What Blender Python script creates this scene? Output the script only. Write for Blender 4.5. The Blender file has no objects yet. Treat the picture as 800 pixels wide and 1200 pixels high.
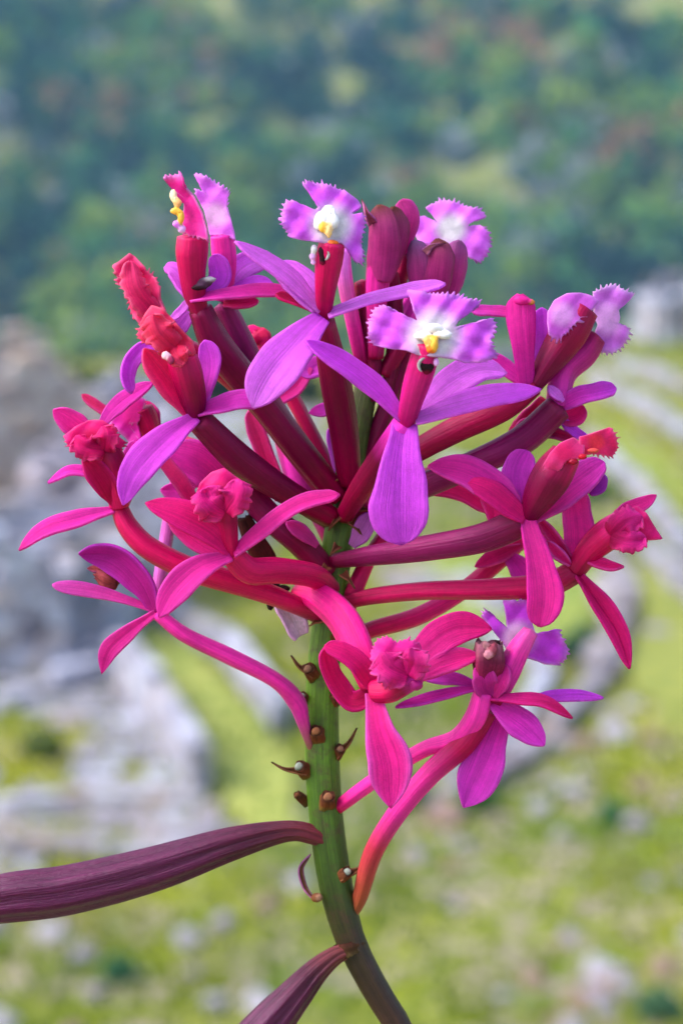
import bpy, math, random
import numpy as np
from mathutils import Vector, Matrix

random.seed(7)
rng = np.random.default_rng(11)
scene = bpy.context.scene
COL = scene.collection

# ------------------------------------------------------------------ camera, sky, sun, exposure
PITCH = math.radians(14.0)
cam_d = bpy.data.cameras.new('camera')
cam = bpy.data.objects.new('camera', cam_d); COL.objects.link(cam)
cam.location = (0, 0, 0)
cam.rotation_euler = (math.radians(90) - PITCH, 0, 0)
cam_d.sensor_fit = 'VERTICAL'; cam_d.sensor_height = 36.0; cam_d.sensor_width = 24.0
cam_d.lens = 90.0                      # 3000 px focal length for a 1200 px high picture
cam_d.clip_start = 0.02; cam_d.clip_end = 4000
cam_d.dof.use_dof = True
cam_d.dof.focus_distance = 0.279
cam_d.dof.aperture_fstop = 31.0
scene.camera = cam

SUN_EL, SUN_AZ = math.radians(48), math.radians(-96)   # azimuth from +Y towards +X: behind left of the camera
world = bpy.data.worlds.new('World'); scene.world = world; world.use_nodes = True
wn = world.node_tree; wn.nodes.clear()
sky = wn.nodes.new('ShaderNodeTexSky'); sky.sky_type = 'NISHITA'; sky.sun_disc = False
sky.sun_elevation = SUN_EL; sky.sun_rotation = SUN_AZ
sky.air_density = 1.0; sky.dust_density = 4.0; sky.ozone_density = 1.0
bg = wn.nodes.new('ShaderNodeBackground'); bg.inputs['Strength'].default_value = 0.14
wo = wn.nodes.new('ShaderNodeOutputWorld')
ov = wn.nodes.new('ShaderNodeHueSaturation'); ov.inputs['Saturation'].default_value = 0.9   # thin even overcast
wn.links.new(sky.outputs[0], ov.inputs['Color']); wn.links.new(ov.outputs[0], bg.inputs[0]); wn.links.new(bg.outputs[0], wo.inputs[0])
sun_d = bpy.data.lights.new('sun', 'SUN'); sun = bpy.data.objects.new('sun', sun_d); COL.objects.link(sun)
sun_d.energy = 0.95; sun_d.angle = math.radians(20); sun_d.color = (1.0, 0.96, 0.9)
sdir = Vector((math.sin(SUN_AZ)*math.cos(SUN_EL), math.cos(SUN_AZ)*math.cos(SUN_EL), math.sin(SUN_EL)))
sun.rotation_euler = (-sdir).to_track_quat('-Z', 'Y').to_euler()
vs = scene.view_settings
vs.view_transform = 'Standard'; vs.look = 'None'; vs.gamma = 1.0; vs.exposure = 1.6; vs.use_curve_mapping = False
scene.cycles.max_bounces = 8; scene.cycles.volume_bounces = 0
scene.cycles.use_denoising = True

# ------------------------------------------------------------------ helpers
def lin(r, g, b):
    f = lambda c: (c/255/12.92) if c/255 <= 0.04045 else ((c/255+0.055)/1.055)**2.4
    return np.array((f(r), f(g), f(b)))

def tag(o, label=None, cat=None, group=None, kind=None):
    if label: o['label'] = label
    if cat: o['category'] = cat
    if group: o['group'] = group
    if kind: o['kind'] = kind
    return o

def mesh_obj(name, verts, faces, mat, parent=None, cols=None, smooth=True, tuv=None):
    me = bpy.data.meshes.new(name)
    verts = np.asarray(verts, dtype=np.float32)
    if isinstance(faces, np.ndarray):
        n, k = faces.shape
        me.vertices.add(len(verts)); me.vertices.foreach_set('co', verts.ravel())
        me.loops.add(n*k); me.loops.foreach_set('vertex_index', faces.astype(np.int32).ravel())
        me.polygons.add(n)
        me.polygons.foreach_set('loop_start', np.arange(0, n*k, k, dtype=np.int32))
        me.polygons.foreach_set('loop_total', np.full(n, k, dtype=np.int32))
        me.update(calc_edges=True)
    else:
        me.from_pydata([tuple(map(float, v)) for v in verts], [], faces)
    if cols is not None:
        ca = me.color_attributes.new('Col', 'FLOAT_COLOR', 'POINT')
        c4 = np.ones((len(verts), 4), dtype=np.float32); c4[:, :3] = np.clip(cols, 0, 1)
        ca.data.foreach_set('color', c4.ravel())
    if tuv is not None:
        ta = me.attributes.new('tuv', 'FLOAT_VECTOR', 'POINT')
        ta.data.foreach_set('vector', np.asarray(tuv, dtype=np.float32).ravel())
    me.polygons.foreach_set('use_smooth', np.full(len(me.polygons), smooth))
    me.validate()
    me.materials.append(mat)
    o = bpy.data.objects.new(name, me); COL.objects.link(o)
    if parent: o.parent = parent
    return o

def new_mat(name):
    m = bpy.data.materials.new(name); m.use_nodes = True
    nt = m.node_tree; nt.nodes.clear()
    out = nt.nodes.new('ShaderNodeOutputMaterial')
    return m, nt, out

def N(nt, typ, **kw):
    n = nt.nodes.new(typ)
    for k, v in kw.items():
        if k in n.inputs.keys(): n.inputs[k].default_value = v
        else: setattr(n, k, v)
    return n

# ------------------------------------------------------------------ materials
def tissue_mat(name, rough, transl, noise_scale, var, bump, spec=0.4, streak=.12, tint=(1, 1, 1), vs_=(7, 7, 2.2), mottle=None):
    """plant tissue coloured by the mesh's own colour attribute, mottled and slightly see-through"""
    m, nt, out = new_mat(name)
    at = N(nt, 'ShaderNodeAttribute', attribute_name='Col')
    tc = N(nt, 'ShaderNodeTexCoord')
    no = N(nt, 'ShaderNodeTexNoise', Scale=noise_scale, Detail=4.0, Roughness=0.6)
    nt.links.new(tc.outputs['Object'], no.inputs['Vector'])
    no2 = N(nt, 'ShaderNodeTexNoise', Scale=noise_scale*0.16, Detail=2.0)
    nt.links.new(tc.outputs['Object'], no2.inputs['Vector'])
    add = N(nt, 'ShaderNodeMath', operation='ADD')
    nt.links.new(no.outputs['Fac'], add.inputs[0]); nt.links.new(no2.outputs['Fac'], add.inputs[1])
    mr = N(nt, 'ShaderNodeMapRange')
    mr.inputs['From Min'].default_value = 0.6; mr.inputs['From Max'].default_value = 1.4
    mr.inputs['To Min'].default_value = 1-var; mr.inputs['To Max'].default_value = 1+var
    nt.links.new(add.outputs[0], mr.inputs['Value'])
    ta = N(nt, 'ShaderNodeAttribute', attribute_name='tuv')
    mp = N(nt, 'ShaderNodeMapping'); mp.inputs['Scale'].default_value = vs_
    nt.links.new(ta.outputs['Vector'], mp.inputs['Vector'])
    st = N(nt, 'ShaderNodeTexNoise', Scale=1.0, Detail=5.0, Roughness=0.62)
    nt.links.new(mp.outputs[0], st.inputs['Vector'])
    sr = N(nt, 'ShaderNodeMapRange')
    sr.inputs['From Min'].default_value = 0.3; sr.inputs['From Max'].default_value = 0.7
    sr.inputs['To Min'].default_value = 1-streak; sr.inputs['To Max'].default_value = 1+streak
    nt.links.new(st.outputs['Fac'], sr.inputs['Value'])
    tot = N(nt, 'ShaderNodeMath', operation='MULTIPLY')
    nt.links.new(mr.outputs[0], tot.inputs[0]); nt.links.new(sr.outputs[0], tot.inputs[1])
    mul = N(nt, 'ShaderNodeVectorMath', operation='SCALE')
    nt.links.new(at.outputs['Color'], mul.inputs[0]); nt.links.new(tot.outputs[0], mul.inputs['Scale'])
    if mottle:
        mn = N(nt, 'ShaderNodeTexNoise', Scale=420.0, Detail=6.0, Roughness=0.7); nt.links.new(tc.outputs['Object'], mn.inputs['Vector'])
        mrp = N(nt, 'ShaderNodeMapRange'); mrp.inputs['From Min'].default_value = 0.5; mrp.inputs['From Max'].default_value = 0.68
        mrp.inputs['To Max'].default_value = 0.8
        nt.links.new(mn.outputs['Fac'], mrp.inputs['Value'])
        mm = N(nt, 'ShaderNodeMixRGB'); mm.inputs[2].default_value = (*mottle, 1)
        nt.links.new(mrp.outputs[0], mm.inputs[0]); nt.links.new(mul.outputs[0], mm.inputs[1]); mul = mm
    b = N(nt, 'ShaderNodeBsdfPrincipled', Roughness=rough)
    b.inputs['Specular IOR Level'].default_value = spec
    b.inputs['Specular Tint'].default_value = (*tint, 1)
    nt.links.new(mul.outputs[0], b.inputs['Base Color'])
    hs = N(nt, 'ShaderNodeMath', operation='MULTIPLY_ADD'); hs.inputs[1].default_value = 0.35
    nt.links.new(no.outputs['Fac'], hs.inputs[0]); nt.links.new(st.outputs['Fac'], hs.inputs[2])
    bu = N(nt, 'ShaderNodeBump', Strength=bump, Distance=0.00025)
    nt.links.new(hs.outputs[0], bu.inputs['Height'])
    nt.links.new(bu.outputs[0], b.inputs['Normal'])
    if transl > 0:
        tr = N(nt, 'ShaderNodeBsdfTranslucent')
        nt.links.new(mul.outputs[0], tr.inputs['Color'])
        mx = N(nt, 'ShaderNodeMixShader'); mx.inputs[0].default_value = transl
        nt.links.new(b.outputs[0], mx.inputs[1]); nt.links.new(tr.outputs[0], mx.inputs[2])
        nt.links.new(mx.outputs[0], out.inputs['Surface'])
    else:
        nt.links.new(b.outputs[0], out.inputs['Surface'])
    return m

PETAL = tissue_mat('petal_tissue', 0.46, 0.45, 5200, 0.16, 0.6, 0.25, 0.2, (1, .6, .9), (11, 11, 1.1))
FLESH = tissue_mat('fleshy_tissue', 0.36, 0.0, 1800, 0.16, 0.5, 0.34, 0.2, (1, .5, .8))
STEMM = tissue_mat('stem_tissue', 0.42, 0.0, 1500, 0.22, 0.7, 0.3, 0.3, mottle=(.05, .022, .016))
PODM = tissue_mat('pod_tissue', 0.34, 0.0, 1500, 0.25, 0.9, 0.32, 0.28, (.85, .7, 1))
DRY = tissue_mat('dry_tissue', 0.75, 0.12, 3000, 0.35, 1.0, 0.15, 0.2)

def ground_mat():
    m, nt, out = new_mat('grassy_ground')
    tc = N(nt, 'ShaderNodeTexCoord')
    n1 = N(nt, 'ShaderNodeTexNoise', Scale=0.22, Detail=5.0, Roughness=0.6)
    n2 = N(nt, 'ShaderNodeTexNoise', Scale=1.3, Detail=6.0, Roughness=0.65)
    n3 = N(nt, 'ShaderNodeTexNoise', Scale=0.55, Detail=5.0, Roughness=0.6)
    mp = N(nt, 'ShaderNodeMapping'); mp.inputs['Rotation'].default_value = (0, 0, math.radians(-68)); mp.inputs['Scale'].default_value = (.35, 1.5, 1)
    nt.links.new(tc.outputs['Object'], mp.inputs['Vector'])
    for n in (n1, n2): nt.links.new(tc.outputs['Object'], n.inputs['Vector'])
    nt.links.new(mp.outputs[0], n3.inputs['Vector'])
    r = N(nt, 'ShaderNodeValToRGB'); nt.links.new(n1.outputs['Fac'], r.inputs[0])
    e = r.color_ramp.elements
    e[0].position = 0.33; e[0].color = (0.07, 0.125, 0.012, 1)
    e[1].position = 0.66; e[1].color = (0.23, 0.25, 0.018, 1)
    r2 = N(nt, 'ShaderNodeValToRGB'); nt.links.new(n2.outputs['Fac'], r2.inputs[0])
    r2.color_ramp.elements[0].position = 0.46; r2.color_ramp.elements[0].color = (0, 0, 0, 1)
    r2.color_ramp.elements[1].position = 0.58; r2.color_ramp.elements[1].color = (1, 1, 1, 1)
    r3 = N(nt, 'ShaderNodeValToRGB'); nt.links.new(n3.outputs['Fac'], r3.inputs[0])
    r3.color_ramp.elements[0].position = 0.40; r3.color_ramp.elements[0].color = (0, 0, 0, 1)
    r3.color_ramp.elements[1].position = 0.50; r3.color_ramp.elements[1].color = (0.8, 0.8, 0.8, 1)
    mu = N(nt, 'ShaderNodeMath', operation='MULTIPLY')
    nt.links.new(r2.outputs[0], mu.inputs[0]); nt.links.new(r3.outputs[0], mu.inputs[1])
    mx = N(nt, 'ShaderNodeMixRGB'); mx.inputs[2].default_value = (0.31, 0.24, 0.25, 1)
    nt.links.new(mu.outputs[0], mx.inputs[0]); nt.links.new(r.outputs[0], mx.inputs[1])
    b = N(nt, 'ShaderNodeBsdfPrincipled', Roughness=0.95); b.inputs['Specular IOR Level'].default_value = 0.1
    nt.links.new(mx.outputs[0], b.inputs['Base Color'])
    bu = N(nt, 'ShaderNodeBump', Strength=0.6, Distance=0.2); nt.links.new(n2.outputs['Fac'], bu.inputs['Height'])
    nt.links.new(bu.outputs[0], b.inputs['Normal'])
    nt.links.new(b.outputs[0], out.inputs['Surface'])
    return m

def attr_mat(name, rough=0.9, scale=3.0, var=0.25, transl=0.0, bump=0.4, dist=0.05):
    m, nt, out = new_mat(name)
    at = N(nt, 'ShaderNodeAttribute', attribute_name='Col')
    tc = N(nt, 'ShaderNodeTexCoord')
    no = N(nt, 'ShaderNodeTexNoise', Scale=scale, Detail=6.0, Roughness=0.65)
    nt.links.new(tc.outputs['Object'], no.inputs['Vector'])
    mr = N(nt, 'ShaderNodeMapRange')
    mr.inputs['From Min'].default_value = 0.3; mr.inputs['From Max'].default_value = 0.7
    mr.inputs['To Min'].default_value = 1-var; mr.inputs['To Max'].default_value = 1+var
    nt.links.new(no.outputs['Fac'], mr.inputs['Value'])
    mul = N(nt, 'ShaderNodeVectorMath', operation='SCALE')
    nt.links.new(at.outputs['Color'], mul.inputs[0]); nt.links.new(mr.outputs[0], mul.inputs['Scale'])
    b = N(nt, 'ShaderNodeBsdfPrincipled', Roughness=rough); b.inputs['Specular IOR Level'].default_value = 0.2
    nt.links.new(mul.outputs[0], b.inputs['Base Color'])
    bu = N(nt, 'ShaderNodeBump', Strength=bump, Distance=dist); nt.links.new(no.outputs['Fac'], bu.inputs['Height'])
    nt.links.new(bu.outputs[0], b.inputs['Normal'])
    if transl:
        tr = N(nt, 'ShaderNodeBsdfTranslucent'); nt.links.new(mul.outputs[0], tr.inputs['Color'])
        mx = N(nt, 'ShaderNodeMixShader'); mx.inputs[0].default_value = transl
        nt.links.new(b.outputs[0], mx.inputs[1]); nt.links.new(tr.outputs[0], mx.inputs[2])
        nt.links.new(mx.outputs[0], out.inputs['Surface'])
    else:
        nt.links.new(b.outputs[0], out.inputs['Surface'])
    return m

GROUND = ground_mat()
STONE = attr_mat('granite', 0.9, 2.5, 0.3, 0, 0.5, 0.06)
LEAVES = attr_mat('far_leaves', 0.8, 0.6, 0.25, 0.2, 0.0)
GRASSM = attr_mat('grass_blades', 0.8, 1.5, 0.2, 0.25, 0.0)

# ------------------------------------------------------------------ terrain
PY = [-200, -3, 1.0, 1.25, 8, 27, 36, 60, 90, 112, 122, 170, 260, 360, 420, 520, 640, 800, 1000]
PZ = [8, -0.5, -0.70, -0.95, -9.5, -22, -20.2, -20.0, -20.6, -21.2, -24, -60, -110, -120, -112, -86, -40, 40, 150]
def vnoise(x, y, s, seed):
    x = np.asarray(x, float)/s; y = np.asarray(y, float)/s
    xi = np.floor(x); yi = np.floor(y); fx = x-xi; fy = y-yi
    fx = fx*fx*(3-2*fx); fy = fy*fy*(3-2*fy)
    h = lambda a, b: np.mod(np.sin(a*127.1+b*311.7+seed*74.7)*43758.5453, 1.0)
    return (h(xi, yi)*(1-fx)+h(xi+1, yi)*fx)*(1-fy)+(h(xi, yi+1)*(1-fx)+h(xi+1, yi+1)*fx)*fy
def terrain(x, y):
    x = np.asarray(x, float); y = np.asarray(y, float)
    z = np.interp(y, PY, PZ)
    amp = np.interp(y, [0, 2, 30, 100, 400, 700], [0.0, 0.05, 0.35, 0.4, 6, 14])
    scl = np.clip(y/18, 2, 40)
    z = z + amp*(vnoise(x, y, 9, 3)-0.5) + amp*2*(vnoise(x, y, 47, 5)-0.5)
    # the site climbs gently towards the right
    k = np.interp(y, [28, 45, 110, 130], [0, 1, 1, 0])
    z = z + k*np.interp(x, [-40, 0, 6, 14, 40], [-0.6, 0, 0.25, 1.2, 4.5])
    return z
def ray(px, py):
    a, b = (px-400)/3000, (600-py)/3000
    c, s = math.cos(PITCH), math.sin(PITCH)
    return Vector((a, c+b*s, -s+b*c))
def ground_at(px, py, y0=27.5, y1=1000):
    d = ray(px, py); t = y0
    while t < y1:
        p = d*t
        if p.z <= float(terrain(p.x, p.y)): return Vector((p.x, p.y, float(terrain(p.x, p.y))))
        t += 0.05 + t*0.001
    return d*y1
def grid_terrain():
    ys = np.concatenate([np.linspace(-200, -3, 20), np.linspace(-2, 2, 17), np.linspace(2.5, 27, 30), np.linspace(28, 130, 160), np.linspace(133, 1000, 140)])
    xs = np.concatenate([np.linspace(-420, -45, 40), np.linspace(-43, 43, 110), np.linspace(45, 420, 40)])
    X, Y = np.meshgrid(xs, ys); Z = terrain(X, Y)
    v = np.stack([X, Y, Z], -1).reshape(-1, 3)
    nx, ny = len(xs), len(ys)
    i = np.arange(nx*ny).reshape(ny, nx)
    f = np.stack([i[:-1, :-1], i[:-1, 1:], i[1:, 1:], i[1:, :-1]], -1).reshape(-1, 4)
    return v, f
v, f = grid_terrain()
tag(mesh_obj('terrain', v, f, GROUND), kind='structure')

# --- far hillside wood: reads as one mass
def leaf_cloud(centres, radii, cols, per, size, rs):
    """quads scattered through ellipsoids; returns verts, faces, colours"""
    n = len(centres)
    dirs = rs.normal(size=(n, per, 3)); dirs /= np.linalg.norm(dirs, axis=2, keepdims=True)
    rad = rs.uniform(0.45, 1.0, size=(n, per, 1))**0.6
    lump = 1 + 0.35*np.sin(dirs[..., :1]*4+rs.uniform(0, 6, (n, 1, 1)))*np.cos(dirs[..., 1:2]*3+rs.uniform(0, 6, (n, 1, 1)))
    p = centres[:, None, :] + dirs*rad*lump*radii[:, None, :]
    p = p.reshape(-1, 3); m = len(p)
    a = rs.normal(size=(m, 3)); a /= np.linalg.norm(a, axis=1, keepdims=True)
    b = np.cross(a, rs.normal(size=(m, 3))); b /= np.linalg.norm(b, axis=1, keepdims=True)
    s = (rs.uniform(0.6, 1.3, (m, 1))*np.repeat(size, per)[:, None])
    q = np.stack([p-a*s-b*s*0.6, p+a*s-b*s*0.5, p+a*s*0.9+b*s*0.6, p-a*s*0.8+b*s*0.6], 1).reshape(-1, 3)
    c = np.repeat(cols, per, 0)*rs.uniform(0.7, 1.3, (m, 1))
    return q, np.arange(m*4).reshape(m, 4), np.repeat(c, 4, 0)

def forest():
    n = 11500
    y = rng.uniform(395, 690, n); x = rng.uniform(-0.44, 0.44, n)*y
    keep = vnoise(x, y, 26, 9) > 0.24
    x, y = x[keep], y[keep]; n = len(x)
    r = rng.uniform(1.7, 4.6, n); z = terrain(x, y)
    hh = r*rng.uniform(0.8, 1.3, n)
    cen = np.stack([x, y, z+hh*0.9], -1); rad = np.stack([r, r, hh], -1)
    pal = np.array([(0.026, 0.10, 0.065), (0.05, 0.17, 0.045), (0.14, 0.25, 0.035), (0.007, 0.028, 0.035), (0.20, 0.29, 0.035), (0.30, 0.16, 0.09), (0.24, 0.27, 0.30)])
    zone = vnoise(x, y*.6, 17, 21)*0.8 + vnoise(x, y, 8, 22)*0.2 - np.interp(y, [395, 470], [.18, 0])
    pr = np.stack([np.where(zone < 0.5, .3, .08), np.full(n, .2), np.where(zone > 0.5, .34, .03), np.where(zone < 0.45, .5, .04), np.where(zone > 0.6, .35, .02), np.full(n, .025), np.where(vnoise(x, y, 25, 78) > .68, .6, .04)], -1)
    pr /= pr.sum(1, keepdims=True)
    idx = (pr.cumsum(1) < rng.random((n, 1))).sum(1).clip(0, 6)
    ppx = 400+3000*x/(y*math.cos(PITCH)-z*math.sin(PITCH)); ppy = 600-3000*(y*math.sin(PITCH)+z*math.cos(PITCH))/(y*math.cos(PITCH)-z*math.sin(PITCH))
    for (bx, by, sx, sy) in ((545, 75, 95, 26), (735, 190, 45, 30), (115, 150, 35, 22)):      # drier scrub in a few places
        idx = np.where((((ppx-bx)/sx)**2+((ppy-by)/sy)**2 < 1) & (rng.random(n) < .75), 5, idx)
    q, fc, c = leaf_cloud(cen, rad, pal[idx], 40, r*0.27, rng)
    # trunks: three-sided tapering posts
    tv, tf = [], []
    ang = np.array([0, 2.1, 4.2])
    for k in range(n):
        b = len(q)+len(tv)
        for zz, rr in ((z[k]-0.5, 0.22), (z[k]+hh[k]*1.1, 0.08)):
            for a_ in ang: tv.append((x[k]+rr*math.cos(a_), y[k]+rr*math.sin(a_), zz))
        for j in range(3): tf.append((b+j, b+(j+1) % 3, b+3+(j+1) % 3, b+3+j))
    q = np.concatenate([q, np.array(tv)]); fc = np.concatenate([fc, np.array(tf)])
    c = np.concatenate([c, np.tile((0.09, 0.07, 0.05), (len(tv), 1))])
    return mesh_obj('forest', q, fc, LEAVES, None, c, smooth=False)
tag(forest(), 'dense green wood covering the far hillside', 'forest', kind='stuff')

# --- grass on the site
def grass():
    n = 88000
    y = rng.uniform(34, 121, n)**1.0; x = rng.uniform(-0.40, 0.40, n)*y
    z = terrain(x, y)
    h = rng.uniform(0.08, 0.3, n)*(0.5+vnoise(x, y, 3, 31)); w = rng.uniform(0.03, 0.09, n)
    a = rng.uniform(0, 6.28, n); l = rng.uniform(-0.6, 0.6, (n, 2))*h[:, None]
    ca, sa = np.cos(a)*w, np.sin(a)*w
    v = np.stack([np.stack([x-ca, y-sa, z-0.02], -1), np.stack([x+ca, y+sa, z-0.02], -1),
                  np.stack([x+ca*0.7+l[:, 0]*.6, y+sa*.7+l[:, 1]*.6, z+h*.7], -1), np.stack([x+l[:, 0], y+l[:, 1], z+h], -1)], 1).reshape(-1, 3)
    zone = vnoise(x, y, 7, 41)*0.6+vnoise(x, y, 2.5, 42)*0.4
    c0, c1 = np.array((0.075, 0.145, 0.012)), np.array((0.27, 0.29, 0.022))
    c = c0+(c1-c0)*np.clip((zone-0.25)/0.45, 0, 1)[:, None]
    c *= rng.uniform(0.75, 1.25, (n, 1))
    return mesh_obj('grass', v, np.arange(4*n).reshape(n, 4), GRASSM, None, np.repeat(c, 4, 0), smooth=False)
tag(grass(), 'short yellow green grass over the terraces', 'grass', kind='stuff')

# --- stone work
def block(bv, bf, bc, c, ax, ay, az, jit, col):
    b = len(bv)
    for sx in (-1, 1):
        for sy in (-1, 1):
            for sz in (-1, 1):
                k = 1-jit*random.random()
                bv.append(tuple(c+ax*sx*k+ay*sy*(1-jit*random.random())+az*sz*(1-jit*0.5*random.random())))
                bc.append(col)
    for q in ((0, 1, 3, 2), (4, 6, 7, 5), (0, 4, 5, 1), (2, 3, 7, 6), (0, 2, 6, 4), (1, 5, 7, 3)):
        bf.append(tuple(b+i for i in q))

STONE_COLS = [(0.27, 0.27, 0.30), (0.31, 0.31, 0.35), (0.24, 0.23, 0.25), (0.30, 0.26, 0.24), (0.36, 0.37, 0.41), (0.21, 0.20, 0.22)]
def masonry(bv, bf, bc, p0, p1, z0f, z1f, th, course=0.34, holes=(), tint=(1, 1, 1)):
    """courses of uneven blocks from p0 to p1 (plan points); z0f(s), z1f(s) bottom and top along the run"""
    p0 = Vector(p0); p1 = Vector(p1); d = p1-p0; L = d.length; d = d/L
    nrm = Vector((-d.y, d.x, 0))
    zb = min(z0f(0), z0f(L*.5), z0f(L)); zt = max(z1f(L*k/20) for k in range(21))
    z = zb
    while z < zt:
        h = course*random.uniform(0.8, 1.2); s = -random.uniform(0, 0.3)
        while s < L:
            w = random.uniform(0.3, 0.75); a, b_ = max(s, 0), min(s+w, L)
            m = (a+b_)/2
            if b_-a > 0.06 and z+h > z0f(m)-0.1 and z+h*0.5 < z1f(m) and not any(h0 < m < h1 and g0 < z+h*.5 < g1 for h0, h1, g0, g1 in holes):
                c = p0+d*m; c.z = z+h/2
                col = np.array(random.choice(STONE_COLS))*random.uniform(0.85, 1.15)*np.array(tint)
                block(bv, bf, bc, c, d*((b_-a)/2-0.008), nrm*(th/2+random.uniform(-.03, .03)), Vector((0, 0, h/2-0.008)), 0.06, col)
            s += w
        z += h

def stone_wall(pix, height, label, group='stone terrace walls', th=0.5, tint=(1, 1, 1), name='terrace_wall'):
    pts = [ground_at(*q) for q in pix]
    base = pts[0]; bv, bf, bc = [], [], []
    for a, b in zip(pts[:-1], pts[1:]):
        L = (b-a).length
        z0 = lambda s, a=a, b=b, L=L: a.z+(b.z-a.z)*s/L-0.3
        z1 = lambda s, a=a, b=b, L=L: a.z+(b.z-a.z)*s/L+height
        masonry(bv, bf, bc, (a.x, a.y, 0), (b.x, b.y, 0), z0, z1, th, tint=tint)
    bv = [tuple(Vector(q)-base) for q in bv]
    o = mesh_obj(name, bv, bf, STONE, None, bc, smooth=False); o.location = base
    return tag(o, label, 'wall', group)

def ruin_house(px, py, w, dep, wall_h, gable_h, rot, label, tint=(1, 1, 1)):
    g = ground_at(px, py); e = bpy.data.objects.new('ruined_house', None); COL.objects.link(e)
    e.location = g; e.rotation_euler.z = math.radians(rot)
    tag(e, label, 'ruin', 'roofless stone houses')
    for k, yy in enumerate((-dep/2, dep/2)):
        bv, bf, bc = [], [], []
        top = lambda s: wall_h+gable_h*(1-abs(s-w/2)/(w/2))
        holes = [(w*.5-.35, w*.5+.35, wall_h*.85, wall_h*.85+.8)]
        if k == 0: holes += [(w*.2-.25, w*.2+.25, 1.0, 1.6), (w*.8-.25, w*.8+.25, 1.0, 1.6)]
        masonry(bv, bf, bc, (-w/2, yy, 0), (w/2, yy, 0), lambda s: -0.5, top, 0.6, holes=holes, tint=tint)
        mesh_obj('gable_wall', bv, bf, STONE, e, bc, smooth=False)
    for k, xx in enumerate((-w/2, w/2)):
        bv, bf, bc = [], [], []
        holes = [(dep*.5-.45, dep*.5+.45, -1, 1.8)] if k else [(dep*.3, dep*.3+.4, .9, 1.5), (dep*.65, dep*.65+.4, .9, 1.5)]
        masonry(bv, bf, bc, (xx, -dep/2+.3, 0), (xx, dep/2-.3, 0), lambda s: -0.5, lambda s: wall_h, 0.6, holes=holes, tint=tint)
        mesh_obj('side_wall', bv, bf, STONE, e, bc, smooth=False)
    return e

warm, cool = (1.45, 1.27, 1.13), (1.12, 1.15, 1.3)
ruin_house(35, 600, 4.2, 5.0, 3.6, 2.4, 14, 'tall gabled stone ruin with beige gable by the wood at the left edge', warm)
ruin_house(140, 560, 3.2, 4.0, 2.2, 1.3, -8, 'lower pale stone ruin right of the tall gabled ruin', cool)
ruin_house(60, 735, 3.8, 3.6, 2.1, 1.2, 20, 'pale stone ruin standing in front of the tall gabled one', cool)
ruin_house(0, 770, 3.6, 3.6, 2.6, 1.5, 6, 'grey gabled ruin cut by the left picture edge', cool)
ruin_house(150, 690, 3.2, 3.4, 2.4, 1.4, -10, 'grey gabled ruin right behind the lower left flower', (1.2, 1.18, 1.3))
ruin_house(95, 650, 2.8, 3.2, 2.6, 1.5, 4, 'narrow mauve grey ruin just in front of the tall beige one', (1.2, 1.14, 1.26))
ruin_house(215, 615, 2.6, 3.2, 2.0, 1.1, -14, 'small pale ruin behind the left flowers next to the stem', (1.05, 1.03, 1.05))
ruin_house(800, 395, 3.2, 3.5, 1.7, 0.9, 10, 'small grey stone ruin below the wood at the right edge', cool)
stone_wall([(140, 800), (185, 850), (235, 935)], 1.25, 'bluish stone wall running down along the left grass strip', tint=cool)
stone_wall([(0, 960), (90, 945), (235, 950)], .35, 'low stone wall across the lower left lawn', tint=(1, .98, 1))
stone_wall([(0, 830), (60, 815), (120, 800)], .5, 'stone wall behind the small lawn at the left', tint=cool)
stone_wall([(120, 705), (190, 735), (265, 770), (330, 860)], .8, 'long pale wall stepping down behind the left pedicels', tint=cool)
stone_wall([(0, 1010), (60, 1000), (130, 1005)], .3, 'low tumbled wall near the purple pod at the left', tint=(1, .95, .95))
stone_wall([(690, 450), (745, 480), (810, 520)], .55, 'upper right terrace wall above the grassy steps', tint=(.92, .95, 1.05))
stone_wall([(690, 520), (740, 575), (810, 660)], .6, 'middle right terrace wall beside the flower tips', tint=(.92, .95, 1.05))
stone_wall([(520, 560), (580, 570), (640, 590)], 0.6, 'short terrace wall seen between the right pedicels', tint=cool)
stone_wall([(700, 700), (725, 740), (690, 800)], 0.7, 'short pinkish wall below the right flowers', tint=(1.08, .98, .98))
stone_wall([(450, 690), (540, 700), (600, 720)], 0.6, 'low pale wall behind the right pedicels', tint=cool)
stone_wall([(470, 470), (580, 440), (690, 420)], 0.9, 'far terrace wall along the edge of the site', tint=cool)
stone_wall([(250, 545), (330, 555), (420, 560)], 0.9, 'far terrace wall seen between the left pedicels', tint=cool)

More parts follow.
